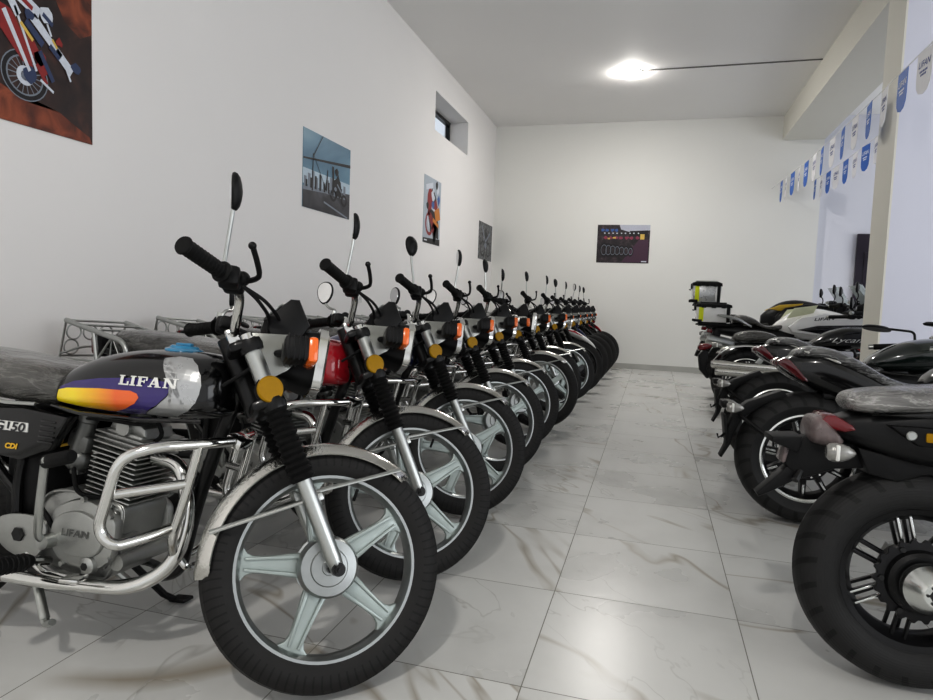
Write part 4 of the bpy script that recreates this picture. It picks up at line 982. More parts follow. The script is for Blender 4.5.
def make_topcase(label, z0, W, D, H, panel, lid, tilt=0.):
    """box case carried on the rack; local origin at its base, rear to -x"""
    o = thing('top_case', label, 'top case')
    b = MB(); b.prism([(-D/2, 0), (D/2, 0), (D/2+.01, H*.82), (-D/2-.005, H*.82)], -W/2, W/2, .015); b.build('case_body', panel, o)
    l = MB(); l.prism([(-D/2-.015, H*.80), (D/2+.02, H*.80), (D/2+.015, H*.94), (D/2-.03, H), (-D/2+.03, H), (-D/2-.012, H*.94)], -W/2-.012, W/2+.012, .012)
    for x in (-D*.3, 0, D*.3): l.box((x, -W/2-.014, H*.86), (.05, .012, .04), (0, 0, 0), .004)
    l.box((0, 0, H+.008), (D*.8, W*.6, .016), (0, 0, 0), .006, 1)
    l.build('lid', [blackm, lid], o)
    for s in (-1, 1):
        y = s*(W/2+.003)
        q = MB(); q.box((-D/2+.045, y, H*.42), (.05, .008, H*.74), (0, 0, 0), .002); q.build('yellow_strip', yellowlab, o)
        e = MB(); e.box((D/2-.02, y, H*.42), (.036, .012, H*.80), (0, 0, 0), .004, 0); e.box((-D/2+.012, y, H*.07), (.09, .016, H*.14), (0, 0, 0), .005, 0); e.box((D/2-.05, y, H*.42), (.02, .009, H*.7), (0, 0, 0), .002, 1); e.build('corner_guard', [blackm, whitepaint], o)
    k = MB(); k.box((-D/2-.01, 0, H*.78), (.03, .10, .07), (0, 0, 0), .006); k.tube([(-D/2-.02, -.04, H*.6), (-D/2-.04, -.04, H*.62), (-D/2-.04, .04, H*.62), (-D/2-.02, .04, H*.6)], .006, 8); k.build('latch', blackm, o)
    bs = MB(); bs.box((.0, 0, -.008), (D*.85, W*.7, .016), (0, 0, 0), .004); bs.build('mounting_plate', blackm, o)
    return o
XL, YB, H = -2.709, 10.80, 3.93
XB0, XB1, ZB = 1.70, 2.27, 3.57          # ceiling beam over the side opening
Y0 = -3.2; XR = 5.6; YP0, YP1 = 5.78, 6.20
def wall_mat(name, col, var=.03, bump=.1):
    if name in MATS: return MATS[name]
    m = bpy.data.materials.new(name); k = NT(m); c = srgb(col)
    p = k.n('ShaderNodeBsdfPrincipled'); k.l(p.outputs[0], k.out.inputs[0])
    tc = k.n('ShaderNodeTexCoord')
    n1 = k.n('ShaderNodeTexNoise', i_Scale=.7, i_Detail=3.); k.l(tc.outputs['Object'], n1.inputs['Vector'])
    n2 = k.n('ShaderNodeTexNoise', i_Scale=90., i_Detail=3.); k.l(tc.outputs['Object'], n2.inputs['Vector'])
    k.l(k.mix(n1.outputs[0], tuple(x*(1-var) for x in c), tuple(min(1, x*(1+var)) for x in c)), p.inputs['Base Color'])
    p.inputs['Roughness'].default_value = .7; p.inputs['Specular IOR Level'].default_value = .25
    b = k.n('ShaderNodeBump', i_Strength=bump, i_Distance=.002); k.l(n2.outputs[0], b.inputs['Height']); k.l(b.outputs[0], p.inputs['Normal'])
    MATS[name] = m; return m
def floor_mat():
    m = bpy.data.materials.new('marble_tile'); k = NT(m)
    p = k.n('ShaderNodeBsdfPrincipled'); k.l(p.outputs[0], k.out.inputs[0])
    tc = k.n('ShaderNodeTexCoord'); sp = k.n('ShaderNodeSeparateXYZ'); k.l(tc.outputs['Object'], sp.inputs[0])
    def cell(o, x0): return k.math('DIVIDE', k.math('SUBTRACT', o, x0), .6)
    u = cell(sp.outputs[0], -.2803-60); v = cell(sp.outputs[1], 2.2212-60)
    fu = k.math('FRACT', u); fv = k.math('FRACT', v)
    cb = k.n('ShaderNodeCombineXYZ'); k.l(k.math('FLOOR', u), cb.inputs[0]); k.l(k.math('FLOOR', v), cb.inputs[1])
    wn = k.n('ShaderNodeTexWhiteNoise', noise_dimensions='3D'); k.l(cb.outputs[0], wn.inputs[0])
    off = k.n('ShaderNodeVectorMath', operation='SCALE'); k.l(wn.outputs['Color'], off.inputs[0]); off.inputs['Scale'].default_value = 37.
    ad = k.n('ShaderNodeVectorMath', operation='ADD'); k.l(tc.outputs['Object'], ad.inputs[0]); k.l(off.outputs[0], ad.inputs[1])
    rot = k.n('ShaderNodeVectorRotate', rotation_type='Z_AXIS'); k.l(ad.outputs[0], rot.inputs['Vector']); k.l(k.math('ADD', k.math('MULTIPLY', wn.outputs['Value'], 1.0), .35), rot.inputs['Angle'])
    def vein(scale, sx, width, dist, det=4.):
        mp = k.n('ShaderNodeMapping'); mp.inputs['Scale'].default_value = (sx, 1, 1); k.l(rot.outputs[0], mp.inputs[0])
        nz = k.n('ShaderNodeTexNoise', i_Scale=scale, i_Detail=det, i_Distortion=dist, i_Roughness=.55); k.l(mp.outputs[0], nz.inputs['Vector'])
        return k.math('SUBTRACT', 1., k.math('DIVIDE', k.math('ABSOLUTE', k.math('SUBTRACT', nz.outputs[0], .5)), width), True)
    v1 = vein(.85, .42, .010, .9); v2 = vein(1.5, .5, .007, 1.2)
    cl = k.n('ShaderNodeTexNoise', i_Scale=1.8, i_Detail=5.); k.l(rot.outputs[0], cl.inputs['Vector'])
    br = k.n('ShaderNodeTexNoise', i_Scale=2.2, i_Detail=2.); k.l(ad.outputs[0], br.inputs['Vector'])
    base = k.ramp(cl.outputs[0], [(.3, srgb('b3b3b0')), (.5, srgb('c3c3c0')), (.72, srgb('cbcbc8'))])
    gate = k.math('MULTIPLY', k.math('SUBTRACT', br.outputs[0], .34), 4.5, True)
    c1 = k.mix(k.math('MULTIPLY', k.math('MULTIPLY', v1, gate), .8), base, srgb('857b6a'))
    c2 = k.mix(k.math('MULTIPLY', k.math('MULTIPLY', v2, gate), .5), c1, srgb('8b8983'))
    def edge(f): return k.math('LESS_THAN', k.math('MINIMUM', f, k.math('SUBTRACT', 1., f)), .0027)
    g = k.math('MAXIMUM', edge(fu), edge(fv))
    k.l(k.mix(g, c2, srgb('77766f')), p.inputs['Base Color'])
    k.l(k.math('ADD', k.math('MULTIPLY', cl.outputs[0], .18), k.math('ADD', .20, k.math('MULTIPLY', g, .4))), p.inputs['Roughness'])
    p.inputs['Specular IOR Level'].default_value = .5
    b = k.n('ShaderNodeBump', i_Strength=.25, i_Distance=.001); k.l(k.math('SUBTRACT', 1., g), b.inputs['Height']); k.l(b.outputs[0], p.inputs['Normal'])
    return m
WALL = wall_mat('white_wall_paint', 'e2e0de'); WALLB = wall_mat('white_back_wall_paint', 'e3e3df'); CEIL = wall_mat('white_ceiling_paint', 'eeedeb'); BEAM = wall_mat('cream_beam_paint', 'd9d7ce')
ALC = wall_mat('wall_cool_daylight_tint', 'dcdde4')  # bluish cast of the window daylight put into the wall colour
FLOORM = floor_mat()
def slab_box(x0, y0, z0, x1, y1, z1, mb=None):
    mb = mb or MB(); mb.box(((x0+x1)/2, (y0+y1)/2, (z0+z1)/2), (x1-x0, y1-y0, z1-z0)); return mb
struct(slab_box(XL-.4, Y0, -.1, XR+.2, YB+.5, 0).build('floor', FLOORM))
struct(slab_box(XL-.4, Y0, H, XR+.2, YB+.5, H+.12).build('ceiling', CEIL))
# left wall with the high window niche
w = MB(); wy0, wy1, wz0, wz1 = 7.68, 9.12, 3.085, 3.55
slab_box(XL-.36, Y0, 0, XL, wy0, H, w); slab_box(XL-.36, wy1, 0, XL, YB, H, w); slab_box(XL-.36, wy0, 0, XL, wy1, wz0, w); slab_box(XL-.36, wy0, wz1, XL, wy1, H, w)
struct(w.build('wall_left', WALL))
struct(slab_box(XL-.36, YB, 0, XB1, YB+.3, H).build('wall_back', WALLB))
struct(slab_box(XB1, YB+.10, 0, XR, YB+.3, H).build('wall_alcove_back', ALC))
struct(slab_box(XB0, Y0, ZB, XB1, YB+.1, H).build('trim_1', BEAM))
struct(slab_box(XB0, YP0, 0, XB0+.014, YP1, ZB).build('trim_2', BEAM))
w = slab_box(XB0+.014, YP0, 0, XB1, YP1, ZB); slab_box(XB1, YP0, 0, XR, YP1, H, w)
struct(w.build('wall_partition', wall_mat('wall_lavender_daylight_tint', 'd3d4df')))  # lavender is the daylight on this wall, painted into its colour
# right wall with a wide window toward the street, front wall likewise
w = MB(); slab_box(XR, Y0, 0, XR+.2, YB+.3, .5, w); slab_box(XR, Y0, 3.2, XR+.2, YB+.3, H, w); slab_box(XR, -3.2, .5, XR+.2, -2.4, 3.2, w); slab_box(XR, 4.6, .5, XR+.2, 7.2, 3.2, w); slab_box(XR, 10.2, .5, XR+.2, YB+.3, 3.2, w)
struct(w.build('wall_right', ALC))
fm = MB()
for (a, b) in ((-2.4, 4.6), (7.2, 10.2)):
    n = 4 if b-a > 5 else 2
    for i in range(n+1): y = a+(b-a)*i/n; fm.box((XR+.08, y, 1.85), (.06, .06, 2.7))
    for z in (.53, 3.17): fm.box((XR+.08, (a+b)/2, z), (.06, b-a, .06))
struct(fm.build('window_2', satinblack))
# skirting tiles
SK = mat('skirting_marble', 'b2b2ad', .3, 0., .12, 5.)
struct(slab_box(XL, YB-.012, 0, XB1, YB, .085).build('baseboard_back', SK))
struct(slab_box(XL, Y0, 0, XL+.012, YB-.012, .085).build('baseboard_left', SK))
# window in the niche
wf = MB(); x = XL-.30
for (a, b, c, d) in ((wy0, wz0, wy1, wz0+.05), (wy0, wz1-.05, wy1, wz1), (wy0, wz0, wy0+.05, wz1), (wy1-.05, wz0, wy1, wz1), ((wy0+wy1)/2-.02, wz0, (wy0+wy1)/2+.02, wz1)):
    slab_box(x-.03, a, b, x+.03, c, d, wf)
wo = struct(wf.build('window_1', blackf))
gl = MB(); slab_box(x-.006, wy0+.05, wz0+.05, x+.006, wy1-.05, wz1-.05, gl)
glassm = mat('window_pane', 'dfe6ee', .05, 0., .02, 3., trans=1., ior=1.05, spec=.3)
gl.build('pane', glassm, wo)
# dark door beyond the opening
DOOR = mat('dark_purple_door', '2b2330', .35, 0., .25, 5., coat=.2)
d = MB(); d.box((3.24, YB+.075, 1.10), (.84, .05, 2.20), (0, 0, 0), .006)
for i in range(2):
    for j in range(2): d.box((3.05+.38*i, YB+.045, .6+.95*j), (.26, .02, .75), (0, 0, 0), .006)
do = struct(d.build('door_1', DOOR))
hd = MB(); hd.box((2.88, YB+.04, 1.05), (.03, .01, .16), (0, 0, 0), .004); hd.tube([(2.88, YB+.04, 1.08), (2.88, YB-.01, 1.08), (2.98, YB-.01, 1.08)], .009, 8); hd.build('door_handle', satin, do)
# socket
so = tag(MB().box((XL+.006, 5.668, .993), (.012, .082, .082), (0, 0, 0), .003).build('wall_socket', whitepaint), 'small white wall socket low on the left wall behind the bikes', 'socket')
MB().cyl((XL+.011, 5.668, .993), (XL+.014, 5.668, .993), .022, 20).build('socket_face', mat('socket_grey', 'b9b9b9', .4), so)

# ---------------------------------------------------------------- ceiling lamps
LX = -.4345
def ceiling_lamp(y, label, power):
    o = thing('ceiling_lamp', label, 'lamp', (LX, y, H))
    r = MB(); r.lathe([(.128, 0), (.128, -.012), (.12, -.016), (.105, -.016)], (0, 0, 0), (0, 0, 1), 40); r.build('rim', whitepaint, o)
    d = MB(); d.lathe([(.112, -.012), (.112, -.020), (.10, -.032), (.05, -.040), (0, -.042)], (0, 0, 0), (0, 0, 1), 40); d.build('diffuser', mat('lamp_diffuser_%d' % power, 'fffbf6', .4, emit=power), o)
    return o
ceiling_lamp(8.553, 'round lit ceiling lamp with a surface cable running right from it', 560)
ceiling_lamp(-1.35, 'round lit ceiling lamp above the near end of the room', 700)
cw = MB(); cw.box(((LX+.12+XB0)/2, 8.50, H-.006), (XB0-LX-.12, .016, .012), (0, 0, -.012), .002); tag(cw.build('cable_duct', mat('grey_cable', '6f6e6b', .5)), 'thin grey cable duct across the ceiling from the lamp to the beam', 'cable')

# ---------------------------------------------------------------- posters
def poster(label, plane, c0, c1, z0, z1, art, group='motorcycle posters on the walls'):
    """flat print; art: list of (colour material, [polygons in 0..1 from the left as the viewer sees it])"""
    m = MB(); mats = []
    def pt(u, v, k):
        q = c0+(c1-c0)*u; z = z0+(z1-z0)*v; o = .004+.0004*k
        return (XL+o, q, z) if plane == 'left' else (q, YB-o, z)
    ms = []
    for k, (mm, polys) in enumerate(art):
        if mm not in ms: ms.append(mm)
        for P in polys:
            b = bmesh.new(); f = b.faces.new([b.verts.new(pt(min(1, max(0, u)), min(1, max(0, v)), k)) for u, v in P]); bmesh.ops.triangulate(b, faces=[f]); m.bm(b, ms.index(mm))
    B = [pt(u, v, -9) for u, v in ((0, 0), (1, 0), (1, 1), (0, 1))]; A = [pt(u, v, 0) for u, v in ((0, 0), (1, 0), (1, 1), (0, 1))]
    m.add(A+B, [(0, 1, 5, 4), (1, 2, 6, 5), (2, 3, 7, 6), (3, 0, 4, 7)], 0)
    o = m.build('poster', ms); tag(o, label, 'poster', group); return o
def ring(cx, cy, r0, r1, asp=1., n=28, a0=0, a1=360):
    out = []
    for i in range(n):
        a = math.radians(a0+(a1-a0)*i/n); b = math.radians(a0+(a1-a0)*(i+1)/n)
        out.append([(cx+r1*math.cos(a)*asp, cy+r1*math.sin(a)), (cx+r1*math.cos(b)*asp, cy+r1*math.sin(b)), (cx+r0*math.cos(b)*asp, cy+r0*math.sin(b)), (cx+r0*math.cos(a)*asp, cy+r0*math.sin(a))])
    return out
def bar(x0, y0, x1, y1, w, w2=None):
    dx, dy = x1-x0, y1-y0; L = math.hypot(dx, dy); nx, ny = -dy/L, dx/L; w2 = w if w2 is None else w2
    return [(x0+nx*w, y0+ny*w), (x1+nx*w2, y1+ny*w2), (x1-nx*w2, y1-ny*w2), (x0-nx*w, y0-ny*w)]
def noise_print(name, stops, scale, rough=.45, stretch=(1, 1, 1), dist=.6):
    m = bpy.data.materials.new(name); k = NT(m); p = k.n('ShaderNodeBsdfPrincipled'); k.l(p.outputs[0], k.out.inputs[0])
    tc = k.n('ShaderNodeTexCoord'); mp = k.n('ShaderNodeMapping'); mp.inputs['Scale'].default_value = stretch; k.l(tc.outputs['Object'], mp.inputs[0])
    n = k.n('ShaderNodeTexNoise', i_Scale=scale, i_Detail=6., i_Distortion=dist); k.l(mp.outputs[0], n.inputs['Vector'])
    k.l(k.ramp(n.outputs[0], [(a, srgb(c)) for a, c in stops]), p.inputs['Base Color']); p.inputs['Roughness'].default_value = rough; MATS[name] = m; return m
pr = lambda n, c: mat('print_'+n, c, .45, 0., .18, 60.)
dirt = noise_print('print_dirt', [(.3, '2b1712'), (.45, '6b3320'), (.6, '8f4a2e'), (.75, '512317')], 9.)
dirtd = noise_print('print_dirt_dark', [(.3, '1d1313'), (.55, '33211d'), (.75, '4d2c22')], 8.)
blob = lambda cx, cy, r, asp=1., n=9, j=.25, sd=0: [(cx+r*asp*(1+j*math.sin(7.1*i+sd*3.3))*math.cos(2*PI*i/n), cy+r*(1+j*math.sin(3.7*i+sd))*math.sin(2*PI*i/n)) for i in range(n)]
PW, PN, PR, PD, PG, PBL, PY = pr('white', 'c9ced6'), pr('navy', '34405f'), pr('red', '8a2a2a'), pr('dark', '1b191c'), pr('grey', '7d848e'), pr('blue', '3c5f9a'), pr('yellow', 'd0b25a')
A = .80                                              # motocross rider on a dirt bank
art = [(dirtd, [[(0, 0), (1, 0), (1, 1), (0, 1)]]), (dirt, [[(.74, 1), (1, 1), (1, .50), (.92, .46), (.82, .50), (.76, .58)], [(0, .0), (1, 0), (.98, .03), (.86, .07), (.78, .10), (.60, .10), (.44, .14), (0, .26)], [(0, .5), (0, .3), (.10, .33), (.16, .47)], [(.50, .45), (.62, .36), (.66, .28), (.56, .30)]]),
       (PD, ring(.575, .205, .080, .100, 1/A*1.05)), (PG, ring(.575, .205, .074, .081, 1/A*1.05) + ring(.575, .205, .098, .103, 1/A*1.05)), (PG, [bar(.575, .205, .575+.098*math.cos(a), .205+.075*math.sin(a), .0022) for a in [k*PI/9 for k in range(18)]]),
       (PW, ring(.575, .205, .02, .04, 1/A)), (PN, [blob(.60, .215, .035, 1.2, 9, .2)]), (PR, [[(.44, .46), (.50, .45), (.60, .32), (.62, .25), (.56, .26), (.44, .36)], blob(.66, .30, .03, 1.3), bar(.60, .36, .70, .24, .022)]),
       (PW, [bar(.46, .44, .60, .23, .013, .009), bar(.52, .47, .64, .24, .007), bar(.62, .46, .79, .34, .022, .016), bar(.76, .36, .86, .29, .020, .022), bar(.50, .54, .66, .48, .030, .026), blob(.70, .49, .035, 1.2, 10, .12), bar(.44, .56, .54, .44, .02)]),
       (PN, [bar(.58, .43, .68, .36, .016), bar(.66, .33, .74, .22, .012), bar(.72, .37, .78, .33, .012), blob(.60, .46, .022, 1.3, 8, .3, 2), blob(.885, .315, .022, 1.6, 8, .35), bar(.68, .49, .74, .46, .01)]),
       (PR, [bar(.52, .53, .62, .49, .010), bar(.64, .27, .70, .20, .010), blob(.78, .40, .018, 1.2, 8, .3, 1)]), (PY, [bar(.55, .415, .62, .36, .008), bar(.735, .40, .765, .37, .006)]), (PW, [bar(.705, .455, .73, .41, .006), bar(.82, .30, .85, .25, .006), bar(.66, .21, .74, .175, .006)])]
poster('large poster of a motocross bike on red dirt, cut by the picture corner', 'left', 1.78, 2.612, 1.705, 2.75, art)
skyp = noise_print('print_sky', [(.35, '3d6078'), (.55, '64889c'), (.7, '86a0ad')], 1.2, stretch=(1, .5, 2))
paving = noise_print('print_paving', [(.35, '28282c'), (.55, '3c3b40'), (.7, '55545a')], 5.)
art = [(skyp, [[(0, 0), (1, 0), (1, 1), (0, 1)]]), (pr('haze', 'b4c4cf'), [[(0, .5), (1, .5), (1, .3), (0, .3)]]), (paving, [[(0, 0), (1, 0), (1, .36), (.75, .34), (.45, .26), (0, .22)]]), (PG, [[(0, .22), (.45, .26), (.75, .34), (.75, .37), (.4, .30), (0, .27)], bar(.42, .14, .95, .01, .012)]),
       (PG, [R4(.02+.075*i, .26, .07+.075*i, .40+.12*((i*37) % 5)/5) for i in range(12)]), (PD, [R4(.05+.09*i, .27, .085+.09*i, .36+.14*((i*23) % 7)/7) for i in range(9)]),
       (PD, [bar(.18, .24, .19, .72, .012, .006), bar(.46, .3, .49, .58, .02, .006), bar(.0, .62, 1.0, .76, .010, .022), bar(.38, 1, .20, .70, .006), bar(.20, .70, .48, .28, .004), bar(.60, .66, .62, .34, .02)]),
       (PD, [blob(.72, .40, .15, .55, 12, .22, 3), blob(.68, .60, .05, .9), ] + ring(.62, .27, .05, .085, .8) + ring(.86, .24, .05, .085, .8)), (PG, [bar(.70, .44, .80, .34, .012), blob(.66, .36, .03, 1, 8, .3)])]
poster('blue poster of a dark motorcycle before a city skyline', 'left', 4.597, 5.412, 1.70, 2.315, art)
art = [(pr('pale', 'a9b2bb'), [[(0, 0), (1, 0), (1, 1), (0, 1)]]), (PD, [[(0, 0), (1, 0), (1, .10), (0, .07)], blob(.55, .45, .32, 1., 14, .35, 5), blob(.72, .22, .16, 1.2, 10, .3)]), (PR, [blob(.34, .66, .17, 1.2, 11, .3, 2), blob(.70, .60, .10, 1.2, 9, .3, 1), bar(.25, .5, .6, .2, .04)] + ring(.34, .30, .13, .18, 1.3)),
       (PW, [blob(.52, .74, .09, 1.4, 9, .35), bar(.1, .82, .5, .90, .04), blob(.78, .86, .07, 1.3), bar(.45, .55, .9, .48, .02), bar(.2, .40, .35, .22, .02)]), (pr('orange', 'c07a2c'), [[(.62, .52), (.9, .60), (1, .42), (.72, .36)], bar(.55, .38, .9, .30, .03)]), (PBL, [blob(.52, .60, .06, 1.5), blob(.85, .70, .07, 1.2, 9, .4)]),
       (PD, [blob(.72, .92, .06, 1.2), bar(.55, .80, .70, .70, .02), blob(.2, .56, .05, 1.4)]), (PW, [R4(.06, .03, .22, .05)])]
poster('colourful poster of a racing motorcycle below the high window', 'left', 7.362, 7.985, 1.69, 2.49, art)
bwp = noise_print('print_black_and_white', [(.38, '1c1c1e'), (.48, '4a4b4d'), (.56, '7f8183'), (.62, '2c2c2e'), (.72, '9a9b9c')], 11., dist=1.2)
art = [(bwp, [[(0, 0), (1, 0), (1, 1), (0, 1)]]), (PD, ring(.3, .3, .16, .22, .75) + ring(.72, .3, .15, .21, .75) + [blob(.5, .62, .16, 1., 11, .35, 2)]), (PG, [bar(.2, .9, .5, .5, .03), bar(.5, .5, .85, .8, .03), blob(.5, .4, .08, 1.3)])]
poster('grey black-and-white motorcycle poster near the left back corner', 'left', 9.90, 10.745, 1.675, 2.265, art)
row = noise_print('print_row', [(.35, '141114'), (.5, '2a2226'), (.62, '3d2f36'), (.75, '5a4a50')], 16.)
art = [(row, [[(0, 0), (1, 0), (1, 1), (0, 1)]]), (pr('hall', 'b9bcc8'), [[(.42, 1), (1, 1), (1, .86), (.6, .82), (.45, .88)]]), (PD, [[(.62, .84), (.96, .86), (.96, .70), (.62, .70)]]), (pr('plum', '4a2f42'), [[(.48, .02), (.98, .02), (.98, .62), (.80, .62)]]),
       (PD, sum([ring(.14+.085*i, .34-.006*i, .14-.008*i, .20-.011*i, .42, 18) for i in range(7)], [])), (PG, sum([ring(.14+.085*i, .34-.006*i, .125-.008*i, .14-.008*i, .42, 18) for i in range(7)], [])),
       (pr('magenta', '8d3a52'), [blob(.16+.10*i, .66, .04, 1.0, 8, .35, i) for i in range(7)]), (PY, [R4(.82, .62, .90, .76), R4(.30, .64, .36, .68), R4(.20, .62, .25, .66)]), (PBL, [blob(.1+.09*i, .86, .04, .9, 8, .35, i+2) for i in range(4)]), (PW, [blob(.14+.08*i, .78, .018, .9, 8, .3, i) for i in range(9)] + [R4(.86, .03, .96, .06)])]
poster('poster of a long row of motorcycles on the back wall', 'back', -.953, -.131, 1.703, 2.31, art)

# ---------------------------------------------------------------- bunting
flagw = mat('white_flag_cloth', 'dcdcdf', .6, 0., .04, 20.); flagb = mat('blue_flag_cloth', '2d62b4', .55, 0., .06, 20.)
TXT = text_polys('LIFAN', 1., .25, .012); TW = max(p[0] for q in TXT for p in q)
def flag(x, y, z, white, label, group, yaw):
    o = MB(); w, h = .205, .285
    out = [(-w/2, 0), (-w/2, -h*.62), (-w*.46, -h*.80), (-w*.30, -h*.94), (0, -h), (w*.30, -h*.94), (w*.46, -h*.80), (w/2, -h*.62), (w/2, 0)]
    o.prism(out, -.0012, .0012, 0, 0)
    tg = MB(); tg.box((0, 0, -h/2), (w*2, .0026, h*2))
    for s in (-1, 1):
        def put(x0, z0, sc, polys, tw): o.decal([[((x0+p[0]*sc)*(-s), z0+p[1]*sc) for p in q] for q in polys], s, tg, 1, .0006, .08)
        put(-.082, -.105, .165/TW, TXT, TW)
        for i, (a, b) in enumerate(((-.06, .05), (-.045, .035))):
            n = 5-i
            for j in range(n):
                q0 = a+(b-a)*j/n; q1 = a+(b-a)*(j+.78)/n
                put(0, 0, 1, [[(q0, -.140-.022*i), (q1, -.140-.022*i), (q1+.003, -.126-.022*i), (q0+.003, -.126-.022*i)]], 1)
    ob = o.build('pennant_flag', [flagw, letterblue] if white else [flagb, letterwhite])
    ob.location = (x, y, z); ob.rotation_euler = (0, 0, PI/2+yaw); tag(ob, label, 'flag', group)
letterblue = mat('flag_print_blue', '2a3f86', .6); letterwhite = mat('flag_print_white', 'e3e6ee', .6)
US = [(9.982, 2.816), (9.64, 2.80), (9.212, 2.785), (8.802, 2.768), (8.426, 2.753), (8.02, 2.745), (7.684, 2.741), (7.268, 2.737), (6.90, 2.737), (6.515, 2.737), (6.129, 2.737), (5.76, 2.738), (5.38, 2.742), (4.986, 2.747)]
ORD = ['first', 'second', 'third', 'fourth', 'fifth', 'sixth', 'seventh', 'eighth', 'ninth', 'tenth', 'eleventh', 'twelfth', 'thirteenth', 'fourteenth']
for i, (y, z) in enumerate(US):
    flag(1.6, y, z, i % 2 == 1, '%s pennant with brand print, %s from the back wall on the front bunting string' % ('white' if i % 2 else 'blue', ORD[i]), 'pennants on the front bunting string', random.uniform(-.12, .12))
s = MB(); s.tube([(1.6, YB, 2.86), (1.6, 9.98, 2.822)]+[(1.6, y, z+.0055) for y, z in US[1:]]+[(1.62, 4.3, 2.78), (1.75, 3.2, 2.9), (2.4, 1.2, 3.2)], .0035, 6)
tag(s.build('bunting_string', whitepaint), 'white string of the front bunting passing before the cream pillar', 'string')
LS = [(10.62, 2.945), (10.24, 2.925), (9.86, 2.91), (9.46, 2.898), (9.03, 2.888), (8.64, 2.885), (8.24, 2.884), (7.88, 2.885)]
for i, (y, z) in enumerate(LS):
    flag(2.15, y, z, i % 2 == 1, '%s pennant with brand print, %s from the back wall on the rear bunting string' % ('white' if i % 2 else 'blue', ORD[i]), 'pennants on the rear bunting string', random.uniform(-.12, .12))
s = MB(); s.tube([(2.15, YB, 2.955)]+[(2.15, y, z+.0055) for y, z in LS]+[(2.15, 7.0, 2.90), (2.15, YP1, 2.93)], .0035, 6)
tag(s.build('bunting_string', whitepaint), 'white string of the rear bunting ending behind the cream pillar', 'string')
# ---------------------------------------------------------------- left row
GL = 'motorcycles parked in the left row'
Acom, AF = make_commuter('black motorcycle with purple, yellow and silver tank graphic, nearest in the left row')
Bscr, BF = make_commuter('motorcycle with high white front fender, after the chrome-fender bikes of the left row', scrambler=True)
# name, tank paint, contact point, heading, lean, steering, mirror turn
ROW = [(-.728, 1.41, .02, .085, .67, .06), (-.765, 2.10, -.15, .06, .76, .1), (-.785, 2.85, -.05, .07, .62, -.8), (-.817, 3.60, -.05, .07, .62, .1), (-.835, 4.36, -.04, .07, .62, -.5),
       (-.845, 5.12, -.05, .07, .20, .2), (-.85, 5.93, -.05, .07, .60, -.45), (-.80, 6.72, -.05, .07, .60, -.2), (-.78, 7.38, -.05, .07, .5, -.6), (-.78, 8.15, -.05, .07, .45, 0), (-.77, 8.87, -.05, .07, .45, .4), (-.765, 9.58, -.05, .07, .4, .1), (-.76, 10.26, -.03, .07, .4, -.4)]
LAB = [None, 'red and silver tank motorcycle, second in the left row, behind the nearest bike', 'motorcycle with dark blue tank, third from the camera in the left row',
       'commuter motorcycle with chrome fender, fourth from the camera in the left row', 'commuter motorcycle with chrome fender, fifth from the camera in the left row', 'commuter motorcycle with level handlebar, sixth from the camera in the left row',
       'commuter motorcycle with chrome fender, seventh from the camera in the left row', 'commuter motorcycle with bright rim, just in front of the high white fender bike', None,
       'dark wheeled motorcycle with round chrome headlight, directly behind the high white fender bike', 'dark wheeled motorcycle with round headlight, third from the back wall in the left row', 'dark wheeled motorcycle with round headlight, second from the back wall in the left row', 'rearmost motorcycle of the left row, against the back wall']
PAINT = [None, (redpaint, silverpaint, redpaint, redpaint), (bluepaint, silverpaint, bluepaint, bluepaint), (black, silverpaint, redpaint, redpaint), (redpaint, silverpaint, black, black), (black, silverpaint, bluepaint, bluepaint), (bluepaint, silverpaint, black, silverpaint), (black, silverpaint, redpaint, redpaint), (whitepaint, redpaint, redpaint, redpaint),
         (black, black, bluepaint, bluepaint), (bluepaint, silverpaint, bluepaint, bluepaint), (redpaint, black, redpaint, redpaint), (black, black, redpaint, redpaint)]
def turn_mirrors(F, a, i0):
    for k, o in enumerate([o for o in F if o.name.startswith('mirror')]):
        o.matrix_basis = o.matrix_basis @ Matrix.Rotation(a*(1 if k == 0 else .6) if k == 0 or i0 else -1.15, 4, 'Z')
built = {}
todo = []
for i, (x, y, hd, ln, stg, mt) in enumerate(ROW):
    src, SF = (Acom, AF) if i < 8 else (Bscr, BF)
    if i in (0, 8): root, F = src, SF
    else:
        root, pairs = copy_tree(src); mp = {a.name: b for a, b in pairs}; F = [mp[o.name] for o in SF]; root['label'] = LAB[i]
    root['group'] = GL; todo.append((root, F, (x, y, .004), hd, ln, stg, mt, i))
for root, F, C, hd, ln, stg, mt, i in todo:
    pose(root, F, C, hd, ln, stg); turn_mirrors(F, mt, i)
    if PAINT[i]:
        for ch in root.children:
            if ch.name.startswith('fuel_tank'):
                for sl, m in zip(ch.material_slots, PAINT[i]): sl.link = 'OBJECT'; sl.material = m
        for ch in root.children:
            if ch.name.startswith('fuel_tank'):
                for sub in ch.children:
                    if sub.name.startswith('fuel_cap') and i != 1: sub.material_slots[0].link = 'OBJECT'; sub.material_slots[0].material = chrome
    if i > 8:
        for ch in root.children:
            if ch.name.startswith('high_front_fender'): ch.matrix_basis = ch.matrix_basis @ Matrix.Translation((-.1, 0, .15)) @ Matrix.Diagonal((.6, .9, .8, 1))
    if i in (10, 12):
        for ch in root.children:
            if ch.name.startswith('high_front_fender'):
                for sl, m in zip(ch.material_slots, ((redpaint, black) if i == 12 else (black, black))): sl.link = 'OBJECT'; sl.material = m
    if i == 9 or i == 11:
        for ch in root.children:
            if ch.name.startswith('high_front_fender'):
                for sl, m in zip(ch.material_slots, ((bluepaint, bluepaint) if i == 9 else (black, redpaint))): sl.link = 'OBJECT'; sl.material = m

